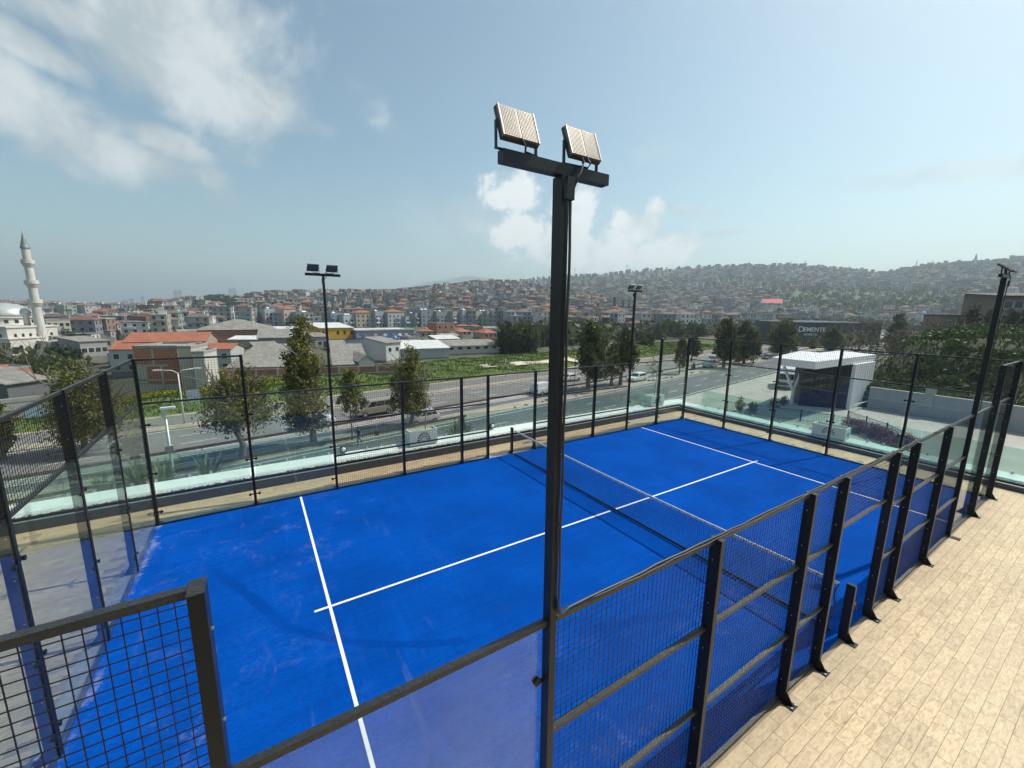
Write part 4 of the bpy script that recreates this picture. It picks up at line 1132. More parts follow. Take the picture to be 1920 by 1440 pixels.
# broken stones along the median
rr = random.Random(11)
stones = sorted((rr.uniform(38, 118), 37.9 + rr.uniform(-.1, .9)) for _ in range(30))
def ordinal(k): return '%d%s' % (k, 'th' if 10 <= k % 100 <= 20 else {1: 'st', 2: 'nd', 3: 'rd'}.get(k % 10, 'th'))
for k, (s, t) in enumerate(stones):
    x, y = xy(s, t); a = rr.uniform(.3, .8)
    m = MB(); q = [(x + a * rr.uniform(.7, 1.2) * math.cos(j * 1.047), y + a * .6 * rr.uniform(.7, 1.2) * math.sin(j * 1.047)) for j in range(6)]
    z1 = GZ + .1 + rr.uniform(.12, .35)
    m.loft([[(px, py, GZ + .05) for px, py in q], [(x + (px - x) * .75, y + (py - y) * .75, z1) for px, py in q]])
    tag(m.build('kerb_stone', M_KERB), 'loose pale stone on the median strip, %s from the left' % ordinal(k + 1), 'stone', 'loose stones on the median')

# retaining wall with cap and piers
W = thing('retaining_wall', (76.7, -10, GZ), 'long grey concrete retaining wall below the green bank at the right', 'wall')
ys = [19.4 - 6.2 * k for k in range(11)]
for a, b in zip(ys, ys[1:]):
    m = MB(); m.box(76.5, 76.9, b + .02, a - .02, GZ - .1, GZ + 2.95)
    pn = m.build('panel', mat('wall_concrete', (.36, .37, .37), .85, col2=(.29, .30, .305), vscale=.6) if a == ys[0] else bpy.data.materials['wall_concrete'], W)
    m = MB(); m.box(76.42, 76.49, b + .02, a - .02, GZ - .1, GZ + 1.25); m.build('plinth', bpy.data.materials['wall_concrete'], pn)
    m = MB(); m.box(76.42, 76.98, b, a, GZ + 2.951, GZ + 3.06); m.build('cap', M_KERB, pn)
for yy in (ys[1], ys[3], ys[5], ys[7]):
    m = MB(); m.box(76.36, 76.97, yy - .45, yy + .45, GZ - .1, GZ + 3.75); m.box(76.28, 77.05, yy - .53, yy + .53, GZ + 3.75, GZ + 3.9); m.build('pier', bpy.data.materials['wall_concrete'], W)

# white entrance canopy with slab leg, forked column and kiosk
M_CLAD = mat('white_cladding', (.74, .75, .76), .45, var=.1, vscale=1)
_sb = on_z(1629, 757, GZ + .02); zr = z_of(_sb[0], _sb[1], 666)
top = [on_z(u, v, zr)[:2] for u, v in ((1447, 670), (1530, 678.5), (1643, 665), (1575, 657.5), (1537, 661), (1502, 658))]
cx, cy = np.mean([p[0] for p in top]), np.mean([p[1] for p in top])
T = thing('entrance_canopy', (cx, cy, GZ), 'white folded entrance canopy over a dark kiosk in the yard', 'canopy')
m = MB(); m.prism([tuple(p) for p in top], zr - .95, zr); m.build('roof_slab', M_CLAD, T)
a, b = on_z(1592, 768, GZ + .02)[:2], on_z(1629, 757, GZ + .02)[:2]
e = np.array(b) - np.array(a); e /= np.linalg.norm(e); n = np.array([-e[1], e[0]])
if (np.array(a) - CAM[:2]) @ n < 0: n = -n
for k in range(4):
    q0, q1 = np.array(a) + (np.array(b) - np.array(a)) * (k / 4 + .004), np.array(a) + (np.array(b) - np.array(a)) * ((k + 1) / 4 - .004)
    m = MB(); m.prism([tuple(q0), tuple(q1), tuple(q1 + n * .5), tuple(q0 + n * .5)], GZ, zr - .951); m.build('slab_leg_panel', M_CLAD, T)
base = np.array([*on_z(1484, 757, GZ + .02)[:2], GZ]); fk = base + [0, 0, 2.0]
t1, t2 = at_depth(1505, 690, depth_of(base)), at_depth(1470, 688, depth_of(base) + .6)
m = MB(); m.bar(base, fk, .34, .34); m.bar(fk - [0, 0, .1], t1 + [0, 0, .1], .30, .30); m.bar(fk - [0, 0, .1], t2 + [0, 0, .1], .30, .30); m.build('forked_column', M_CLAD, T)
M_DARKG = mat('dark_kiosk_glass', (.010, .013, .018), .25, spec=.2, var=.3, vscale=.7)
k0, k1 = np.array(on_z(1500, 762, GZ)[:2]), np.array(on_z(1591, 769, GZ)[:2])
e = (k1 - k0) / np.linalg.norm(k1 - k0); n = np.array([-e[1], e[0]])
if (k0 - CAM[:2]) @ n < 0: n = -n
K = thing('kiosk', ((k0 + k1)[0] / 2, (k0 + k1)[1] / 2, GZ), 'dark glazed kiosk standing under the white canopy', 'kiosk')
for j in range(5):
    q0, q1 = k0 + (k1 - k0) * (j / 5 + .01), k0 + (k1 - k0) * ((j + 1) / 5 - .01)
    m = MB(); m.prism([tuple(q0 + n * .6), tuple(q1 + n * .6), tuple(q1 + n * .7), tuple(q0 + n * .7)], GZ + .02, zr - 1.3); m.build('glazing', M_DARKG, K)
m = MB(); m.prism([tuple(k0 + n * .55), tuple(k1 + n * .55), tuple(k1 + n * 4.5), tuple(k0 + n * 4.5)], zr - 1.29, zr - 1.0); m.build('kiosk_roof', M_BLACK, K)
m = MB(); m.prism([tuple(k0 + n * .72), tuple(k1 + n * .72), tuple(k1 + n * 4.4), tuple(k0 + n * 4.4)], GZ, zr - 1.3); m.build('core', mat('kiosk_core_shade', (.008, .014, .03), .6, col2=(.012, .012, .014), vscale=.5), K)  # shade under the canopy put into the core's near-black colour and height
# barrier arm
q = np.array(on_z(1640, 748, GZ + 1.0)); q2 = np.array(on_z(1600, 760, GZ + 1.0))
T = thing('barrier', (q[0], q[1], GZ), 'white barrier arm in front of the slab leg of the canopy', 'barrier')
m = MB(); m.bar(tuple(q), tuple(q2), .10, .12); m.build('arm', M_WHITE, T)
m = MB(); m.box(q[0] - .18, q[0] + .18, q[1] - .18, q[1] + .18, GZ, GZ + 1.15); m.build('cabinet', M_CHAN, T)

# garden railing, bushes, succulents
def railing(pts, h, label, step=.16):
    T = thing('railing', (*pts[0][:2], GZ), label, 'railing'); m = MB()
    for a, b in zip(pts, pts[1:]):
        m.bar((*a[:2], GZ + h), (*b[:2], GZ + h), .05, .05); m.bar((*a[:2], GZ + .15), (*b[:2], GZ + .15), .04, .04)
    m.build('rails', M_BLACK, T)
    m = MB()
    for a, b in zip(pts, pts[1:]):
        L_ = math.hypot(b[0] - a[0], b[1] - a[1]); n_ = int(L_ / step)
        for i in range(n_):
            f = i / n_; x, y = a[0] + (b[0] - a[0]) * f, a[1] + (b[1] - a[1]) * f; m.box(x - .011, x + .011, y - .011, y + .011, GZ + .15, GZ + h)
    tag(m.build('baluster_set', M_BLACK, T), kind='stuff')
    for a, b in zip(pts, pts[1:]):
        L_ = math.hypot(b[0] - a[0], b[1] - a[1]); n_ = max(1, int(L_ / 2.4))
        for i in range(n_ + 1):
            f = i / n_; x, y = a[0] + (b[0] - a[0]) * f, a[1] + (b[1] - a[1]) * f; m = MB(); m.box(x - .06, x + .06, y - .06, y + .06, GZ, GZ + h + .15); m.build('post', M_BLACK, T)
railing([on_z(1362, 772), on_z(1500, 790), on_z(1560, 800)], 1.4, 'dark garden railing behind the far end wall, left of its middle post')
railing([on_z(1588, 792), on_z(1660, 818), on_z(1720, 850)], 1.4, 'dark garden railing slanting along the red bushes at the right')
def bush(p, r_, h, label, cols, cat='bush', group=None, leaf=.14, n=90):
    T = thing('bush', (p[0], p[1], p[2]), label, cat, group); sd = int(p[0] * 7) % 997
    b = MB(); rr = random.Random(sd)
    for k in range(6): limb_mesh(b, Vector((0, 0, -.05)), Vector((rr.gauss(0, .5), rr.gauss(0, .5), 1)).normalized(), h * .5, .03, 1, rr)
    b.build('stems', M_BARK, T, local=True)
    c = crown_mesh(h, r_, h * .08, n, 16, leaf, cols, sd, .1, 'round', 4); c.build('foliage', M_LEAFW, T, local=True, colors=True)
RED = [(.34, .07, .06), (.40, .12, .09), (.12, .11, .04), (.24, .06, .05)]
ordn = ['first', 'second', 'third', 'fourth', 'fifth', 'sixth', 'seventh', 'eighth', 'ninth', 'tenth']
for k in range(7):
    p = on_z(1592 + 17 * k, 806 + 6.0 * k); bush((p[0], p[1], GZ), 1.15, 1.5, 'red-leaved bush beside the slanting railing, %s from the left' % ordn[k], RED, group='red bushes by the railing')
GRS = [(.10, .15, .05), (.13, .17, .06), (.16, .18, .07)]
for k, (u, v) in enumerate(((1386, 762), (1452, 756), (1470, 752), (1412, 766))):
    p = on_z(u, v + 8); bush((p[0], p[1], GZ), .8, (1.9, 1.2, 1.3, 1.5)[k], 'pale green garden shrub before the yard, %s from the left' % ('first', 'third', 'last', 'second')[k], GRS, group='pale shrubs before the yard', n=50)
def agave(x, y, h, label):
    T = thing('agave', (x, y, -.70), label, 'plant', 'agaves outside the parapet'); b = MB(); rr = random.Random(int(x * 13))
    for k in range(34):
        a = rr.uniform(0, 6.283); tl = rr.uniform(.15, .8); d = Vector((math.cos(a) * tl, math.sin(a) * tl, 1)).normalized(); e = Vector((-math.sin(a), math.cos(a), 0)); L_ = h * rr.uniform(.7, 1.1); w = .07 * h / 1.5
        g_ = rr.uniform(.7, 1.2); b.col = (.22 * g_, .25 * g_, .13 * g_)
        p0 = Vector((0, 0, h * .25)); p1 = p0 + d * L_ * .55; p2 = p0 + d * L_ + Vector((0, 0, -.12 * L_ * tl))
        b.face([p0 - e * w, p0 + e * w, p1 + e * w, p1 - e * w]); b.face([p1 - e * w, p1 + e * w, p2])
    b.build('leaves', M_LEAFW, T, local=True, colors=True)
    b = MB(); b.tube([(0, 0, -.1), (0, 0, h * .32)], [.14, .10], 8); b.build('stem', M_BARK, T, local=True)
ZB = -.62
m = MB(); m.box(-12, 21, 12.36, 14.3, -8.0, ZB - .08); bed = tag(m.build('planting_bed', mat('bed_soil', (.10, .085, .06), .95, col2=(.16, .14, .10), vscale=4)), kind='structure')
for k, (x, y, h) in enumerate(((-1.7, 13.2, 1.05), (-1.0, 13.35, 1.25), (-.35, 13.1, 1.15), (.75, 13.3, 1.2), (9.15, 13.1, 1.1), (9.6, 13.4, 1.2))):
    agave(x, y, h, 'spiky grey-green agave outside the parapet, %s from the left' % ordn[k])

# ------------------------------------------------------------------ vehicles
M_TYRE = mat('tyre', (.02, .02, .02), .8); M_RIM = mat('wheel_rim', (.45, .46, .47), .35, .8); M_CGL = mat('car_glass', (.015, .018, .022), .08, spec=.7)
M_HEADL = mat('headlight', (.7, .72, .74), .15); M_TAIL = mat('tail_light', (.35, .01, .01), .25)
PAINT = {}
def paint(c):
    if c not in PAINT:
        m = mat('car_paint', c, .28, .1, var=.06, vscale=2); PAINT[c] = m
    return PAINT[c]
SHAPES = {  # length, width, lower profile, cabin base, cabin top: side view (x forward, z up)
    'sedan': (4.5, 1.76, [(-2.2, .35), (-2.22, .78), (-2.05, .95), (-1.5, .98), (.9, .95), (1.9, .82), (2.2, .68), (2.25, .35)], (-1.75, 1.05, .95), (-1.05, .35, 1.44)),
    'hatch': (4.0, 1.74, [(-1.95, .35), (-2.0, .85), (-1.85, 1.0), (.8, .98), (1.65, .86), (1.95, .7), (2.0, .35)], (-1.9, .95, .97), (-1.55, .2, 1.50)),
    'suv': (4.6, 1.86, [(-2.25, .40), (-2.3, .95), (-2.2, 1.08), (1.0, 1.06), (1.95, .98), (2.25, .8), (2.3, .40)], (-2.2, 1.1, 1.05), (-1.85, .35, 1.68)),
    'van': (4.9, 1.88, [(-2.4, .38), (-2.45, 1.0), (-2.4, 1.15), (1.3, 1.12), (2.1, .98), (2.4, .78), (2.45, .38)], (-2.42, 1.55, 1.12), (-2.25, .75, 1.92)),
}
def vehicle(kind, pos, heading, color, label, group='vehicles on the highway', panel=False):
    L_, W_, low, cb, ct = SHAPES[kind]; hw = W_ / 2
    T = thing({'van': 'van', 'suv': 'suv'}.get(kind, 'car'), (pos[0], pos[1], GZ + .012), label, 'van' if kind == 'van' else 'car', group, heading)
    m = MB(); secs = []
    for y, k, dz in ((-hw, .965, .03), (-hw * .9, 1, 0), (hw * .9, 1, 0), (hw, .965, .03)):
        secs.append([(x * k, y, z + (dz if z < .5 else -dz)) for x, z in low])
    m.loft(secs)
    n = 4; secs = []
    bx0, bx1, bz = cb; tx0, tx1, tz = ct; iy = hw * .80
    m2 = [[(bx0, -hw * .93, bz - .05), (bx1, -hw * .93, bz - .05), (bx1, hw * .93, bz - .05), (bx0, hw * .93, bz - .05)],
          [(tx0, -iy, tz - .05), (tx1, -iy, tz - .05), (tx1, iy, tz - .05), (tx0, iy, tz - .05)], [(tx0 + .15, -iy * .85, tz), (tx1 - .15, -iy * .85, tz), (tx1 - .15, iy * .85, tz), (tx0 + .15, iy * .85, tz)]]
    m.loft(m2); m.build('body', paint(color), T, local=True)
    # windows: strips on the cabin's slanted faces, each its own pane
    def lerp(f, g, side):   # point on the cabin side: f along, g up
        x0, x1 = bx0 + (tx0 - bx0) * g, bx1 + (tx1 - bx1) * g; y = hw * .93 + (iy - hw * .93) * g
        return (x0 + (x1 - x0) * f, side * (y + .008), bz - .05 + (tz - bz) * g)
    spans = [(.08, .36), (.38, .66), (.68, .93)] if not panel else [(.72, .94)]
    for side in (-1, 1):
        for f0, f1 in spans:
            p = [lerp(f0, .16, side), lerp(f1, .16, side), lerp(f1 - .03 * (f1 > .9), .88, side), lerp(f0 + .03 * (f0 < .1), .88, side)]
            m = MB(); q = [(x, y + side * .006, z) for x, y, z in p]; m.loft([p, q] if side > 0 else [q, p]); m.build('side_window', M_CGL, T, local=True)
    for (b_, t_, s_) in ((bx1, tx1, 1), (bx0, tx0, -1)):
        if panel and s_ < 0: continue
        def pt(y, g): return (b_ + (t_ - b_) * g + s_ * .010, y * (hw * .93 + (iy - hw * .93) * g) * .88, bz - .05 + (tz - bz) * g)
        p = [pt(-1, .14), pt(1, .14), pt(1, .90), pt(-1, .90)]; q = [(x + s_ * .006, y, z) for x, y, z in p]
        m = MB(); m.loft([p, q]); m.build('windscreen' if s_ > 0 else 'rear_window', M_CGL, T, local=True)
    r_ = .31 if kind in ('sedan', 'hatch') else .35
    for sx in (-.30 * L_, .31 * L_):
        for side in (-1, 1):
            m = MB(); y0, y1 = side * (hw - .17), side * (hw + .02)
            m.loft([[(sx + r_ * math.cos(j * .3927), y, r_ + r_ * math.sin(j * .3927)) for j in range(16)] for y in (y0, y1)]); w = m.build('wheel', M_TYRE, T, local=True)
            m = MB(); m.loft([[(sx + r_ * .62 * math.cos(j * .5236), y, r_ + r_ * .62 * math.sin(j * .5236)) for j in range(12)] for y in (y1, y1 + side * .012)]); m.build('rim', M_RIM, w, local=True)
    for side in (-1, 1):
        m = MB(); m.box(L_ / 2 - .16, L_ / 2 - .0, side * hw * .62 - .18, side * hw * .62 + .18, .62, .76); m.build('headlight', M_HEADL, T, local=True)
        m = MB(); m.box(-L_ / 2 + .0, -L_ / 2 + .12, side * hw * .80 - .10, side * hw * .80 + .10, .72, 1.0); m.build('tail_light', M_TAIL, T, local=True)
    return T
def veh_px(kind, u, v, color, label, back=False, **k):
    vehicle(kind, on_z(u, v, GZ), RA + (math.pi if back else 0), color, label, **k)
veh_px('van', 702, 777, (.30, .27, .22), 'beige passenger van driving on the far carriageway left of the olive tree', True)
veh_px('hatch', 792, 793, (.55, .50, .50), 'pale hatchback half hidden behind the olive tree trunk', True)
veh_px('sedan', 588, 800, (.70, .71, .72), 'white saloon passing behind the tallest tree', True)
veh_px('van', 1021, 738, (.70, .71, .72), 'white panel van emerging from behind the nearest pole', False, panel=True)
veh_px('sedan', 1070, 714, (.70, .71, .72), 'small white saloon just right of the nearest pole')
veh_px('sedan', 1131, 706, (.68, .69, .70), 'white saloon between the big dark tree and the leaning trunk')
veh_px('suv', 1194, 715, (.72, .73, .74), 'white off-roader right of the leaning trunk', True)
veh_px('van', 1331, 688, (.68, .69, .70), 'white panel van beyond the far corner post, lower of two', False, panel=True)
veh_px('van', 1341, 671, (.66, .68, .70), 'white minibus farther along the road, upper of two beyond the corner', True)
veh_px('hatch', 1437, 674, (.06, .075, .085), 'dark car on the far road above the canopy corner', True)
veh_px('sedan', 1414, 662, (.05, .055, .06), 'distant dark saloon left of the dark car', True)
# truck behind the canopy
p = on_z(1472, 726); T = thing('truck', (p[0], p[1], GZ + .02), 'white box truck parked behind the forked canopy column', 'truck', None, RA + R(195))
m = MB(); m.box(1.2, 3.0, -1.2, 1.2, .55, 2.9); m.build('cab', paint((.68, .69, .70)), T, local=True)
m = MB(); m.box(-4.2, 1.1, -1.25, 1.25, .9, 3.5); m.build('cargo_box', paint((.70, .71, .72)), T, local=True)
m = MB(); m.box(3.0, 3.012, -1.05, 1.05, 1.75, 2.7); m.build('windscreen', M_CGL, T, local=True)
m = MB(); m.box(3.0, 3.03, -1.1, 1.1, .75, 1.25); m.build('grille', M_CHAN, T, local=True)
for sx in (2.1, -2.6):
    for s_ in (-1, 1):
        m = MB(); m.loft([[(sx + .48 * math.cos(j * .3927), y, .48 + .48 * math.sin(j * .3927)) for j in range(16)] for y in (s_ * .9, s_ * 1.22)]); m.build('wheel', M_TYRE, T, local=True)

# ------------------------------------------------------------------ people
def figure(name, loc, rotz, joints, edges, label, bands, h=1.75, cat='person'):
    """one continuous skinned body; bands: clothing colours by height"""
    me = bpy.data.meshes.new(name); me.from_pydata([j[:3] for j in joints], edges, [])
    o = bpy.data.objects.new(name, me); COL.objects.link(o); o.location = loc; o.rotation_euler = (0, 0, rotz)
    sk = o.modifiers.new('skin', 'SKIN'); sk.use_smooth_shade = True; o.modifiers.new('sub', 'SUBSURF').levels = 1; o.modifiers['sub'].render_levels = 2
    if not me.skin_vertices: me.attributes  # layer is made with the modifier
    for v, j in zip(me.skin_vertices[0].data, joints): v.radius = (j[3], j[4] if len(j) > 4 else j[3]); v.use_root = False
    me.skin_vertices[0].data[0].use_root = True
    m = bpy.data.materials.new('clothing'); m.use_nodes = True; N = m.node_tree.nodes; L = m.node_tree.links
    tc = N.new('ShaderNodeTexCoord'); sp = N.new('ShaderNodeSeparateXYZ'); L.new(tc.outputs['Object'], sp.inputs[0])
    dv = N.new('ShaderNodeMath'); dv.operation = 'DIVIDE'; dv.inputs[1].default_value = h; L.new(sp.outputs[2], dv.inputs[0])
    r = N.new('ShaderNodeValToRGB'); r.color_ramp.interpolation = 'CONSTANT'; e = r.color_ramp.elements
    e[0].position = 0; e[0].color = (*bands[0][1], 1); e[1].position = bands[1][0]; e[1].color = (*bands[1][1], 1)
    for p_, c in bands[2:]:
        x = e.new(p_); x.color = (*c, 1)
    L.new(dv.outputs[0], r.inputs[0]); L.new(r.outputs[0], N['Principled BSDF'].inputs['Base Color']); N['Principled BSDF'].inputs['Roughness'].default_value = .85
    me.materials.append(m); tag(o, label, cat); ORG[o.name] = tuple(loc)
    return o
J = [(0, 0, .95, .15, .12), (0, 0, 1.18, .15, .11), (0, .02, 1.40, .19, .12), (.02, 0, 1.52, .06), (.04, 0, 1.60, .085, .08), (.04, 0, 1.70, .085, .08),
     (0, .10, .90, .095), (.16, .10, .50, .065), (.10, .10, .08, .05), (.24, .10, .04, .045),
     (0, -.10, .90, .095), (-.12, -.10, .50, .065), (-.36, -.10, .14, .05), (-.24, -.10, .05, .045),
     (0, .21, 1.40, .07), (-.10, .25, 1.14, .05), (.06, .25, .94, .04), (0, -.21, 1.40, .07), (.12, -.25, 1.14, .05), (.28, -.25, .96, .04)]
Ed = [(0, 1), (1, 2), (2, 3), (3, 4), (4, 5), (0, 6), (6, 7), (7, 8), (8, 9), (0, 10), (10, 11), (11, 12), (12, 13), (2, 14), (14, 15), (15, 16), (2, 17), (17, 18), (18, 19)]
p = on_z(673, 833)
man = figure('person', (p[0], p[1], GZ), math.pi + R(9), J, Ed, 'man in a dark vest and jeans striding along the road edge', [(0, (.10, .10, .10)), (.055, (.05, .08, .14)), (.53, (.025, .03, .05)), (.86, (.42, .26, .18)), (.93, (.42, .26, .18))])
m = MB(); m.lathe([(.0, 1.60), (.088, 1.64), (.098, 1.72), (.07, 1.785), (0.0, 1.80)], -.0, 0, 10, caps=False); hair = m.build('hair', mat('dark_hair', (.02, .015, .012), .8), man, smooth=True, local=True); hair.location = (.03, 0, 0)
# scooter and rider
p = on_z(1300, 693); hd = RA
T = thing('scooter', (p[0], p[1], GZ + .01), 'small dark motor scooter with rider on the far road near the corner post', 'scooter', None, hd)
for sx in (-.6, .6):
    m = MB(); m.loft([[(sx + .26 * math.cos(j * .5236), y, .26 + .26 * math.sin(j * .5236)) for j in range(12)] for y in (-.06, .06)]); m.build('wheel', M_TYRE, T, local=True)
m = MB(); m.hexa([(-.85, -.16, .35), (.1, -.16, .30), (.1, .16, .30), (-.85, .16, .35), (-.8, -.15, .78), (-.05, -.15, .72), (-.05, .15, .72), (-.8, .15, .78)]); m.bar((.1, 0, .32), (.5, 0, .36), .34, .08); m.bar((.62, 0, .3), (.45, 0, 1.02), .30, .08); m.build('body', M_CHAN, T, local=True)
m = MB(); m.bar((.43, -.34, 1.04), (.43, .34, 1.04), .04, .04); m.build('handlebar', M_BLACK, T, local=True)
J2 = [(-.3, 0, .88, .16, .13), (-.22, 0, 1.12, .16, .12), (-.10, 0, 1.34, .18, .12), (-.05, 0, 1.46, .06), (-.02, 0, 1.55, .10), (-.02, 0, 1.65, .10),
      (-.25, .10, .84, .09), (.16, .14, .78, .07), (.22, .14, .40, .05), (-.25, -.10, .84, .09), (.16, -.14, .78, .07), (.22, -.14, .40, .05),
      (-.08, .2, 1.32, .065), (.14, .27, 1.12, .05), (.40, .28, 1.06, .04), (-.08, -.2, 1.32, .065), (.14, -.27, 1.12, .05), (.40, -.28, 1.06, .04)]
E2 = [(0, 1), (1, 2), (2, 3), (3, 4), (4, 5), (0, 6), (6, 7), (7, 8), (0, 9), (9, 10), (10, 11), (2, 12), (12, 13), (13, 14), (2, 15), (15, 16), (16, 17)]
figure('person', (p[0], p[1], GZ + .01), hd, J2, E2, 'rider in dark clothes seated on the motor scooter', [(0, (.03, .035, .05)), (.5, (.03, .03, .035)), (.84, (.05, .05, .055))])
# ------------------------------------------------------------------ buildings
M_WALLC = mat('town_wall', (1, 1, 1), .9, attr='Col', var=.22, vscale=.35)
M_ROOFC = mat('town_roof', (1, 1, 1), .85, attr='Col', var=.35, vscale=.5)
M_WIN = mat('window_glass', (.035, .04, .05), .15, spec=.6)
M_FRAME = mat('window_frame', (.62, .62, .60), .6)
M_BRICK = mat('old_brickwork', (.36, .13, .07), .9, col2=(.46, .22, .13), vscale=2.2, bump=.3, bscale=9)
M_BRICKD = mat('dark_brickwork', (.22, .10, .07), .9, col2=(.30, .16, .11), vscale=1.2, bump=.3, bscale=9)
def sheet_mat(name, c1, c2, c3, ribs, rough=.75, axis='X', patch=1.2):
    """roofing: ribs across, weather stains down the slope, blotches of another tone"""
    m = bpy.data.materials.new(name); m.use_nodes = True; N = m.node_tree.nodes; L = m.node_tree.links; b = N['Principled BSDF']; b.inputs['Roughness'].default_value = rough
    tc = N.new('ShaderNodeTexCoord')
    def nz(sc, st_, det=7):
        mp = N.new('ShaderNodeMapping'); mp.inputs['Scale'].default_value = st_; L.new(tc.outputs['Object'], mp.inputs['Vector'])
        n = N.new('ShaderNodeTexNoise'); n.inputs['Scale'].default_value = sc; n.inputs['Detail'].default_value = det; n.inputs['Roughness'].default_value = .65; L.new(mp.outputs[0], n.inputs['Vector']); return n.outputs['Fac']
    def mr(x, a0, a1, hi=1.0):
        n = N.new('ShaderNodeMapRange'); n.inputs['From Min'].default_value = a0; n.inputs['From Max'].default_value = a1; n.inputs['To Max'].default_value = hi; L.new(x, n.inputs['Value']); return n.outputs[0]
    def mix(f, x, y):
        n = N.new('ShaderNodeMix'); n.data_type = 'RGBA'; L.new(f, n.inputs['Factor'])
        for k, q in (('A', x), ('B', y)):
            if isinstance(q, tuple): n.inputs[k].default_value = (*q, 1)
            else: L.new(q, n.inputs[k])
        return n.outputs['Result']
    col = mix(mr(nz(.35, (1, 1, 1)), .38, .62), c1, c2)
    col = mix(mr(nz(patch, (1, 1, 1), 3), .58, .66, .8), col, c3)
    col = mix(mr(nz(1.4, (1, .16, .16) if axis == 'X' else (.16, 1, 1)), .48, .75, .55), col, tuple(q * .45 for q in c1))
    w = N.new('ShaderNodeTexWave'); w.bands_direction = axis; w.inputs['Scale'].default_value = ribs; w.inputs['Distortion'].default_value = .15; L.new(tc.outputs['Object'], w.inputs['Vector'])
    col = mix(mr(w.outputs['Fac'], .0, .35, 1.0), tuple(q * .80 for q in c1), col) if ribs else col
    L.new(col, b.inputs['Base Color'])
    bp = N.new('ShaderNodeBump'); bp.inputs['Strength'].default_value = .6; bp.inputs['Distance'].default_value = .06; L.new(w.outputs['Fac'], bp.inputs['Height']); L.new(bp.outputs[0], b.inputs['Normal'])
    return m
M_TILER = sheet_mat('red_roof_tiles', (.33, .105, .055), (.42, .16, .085), (.24, .10, .065), 1.6)
M_CORR = sheet_mat('weathered_sheet_roof', (.20, .19, .165), (.31, .295, .26), (.50, .48, .44), 1.3)
M_TANK = mat('roof_tank', (.72, .73, .73), .4)
_wm = {}
def wallmat(c, v=.3):
    if c not in _wm: _wm[c] = sheet_mat('wall_render', c, tuple(q * .86 for q in c), tuple(q * .70 for q in c), 0.0001, .9)
    return _wm[c]

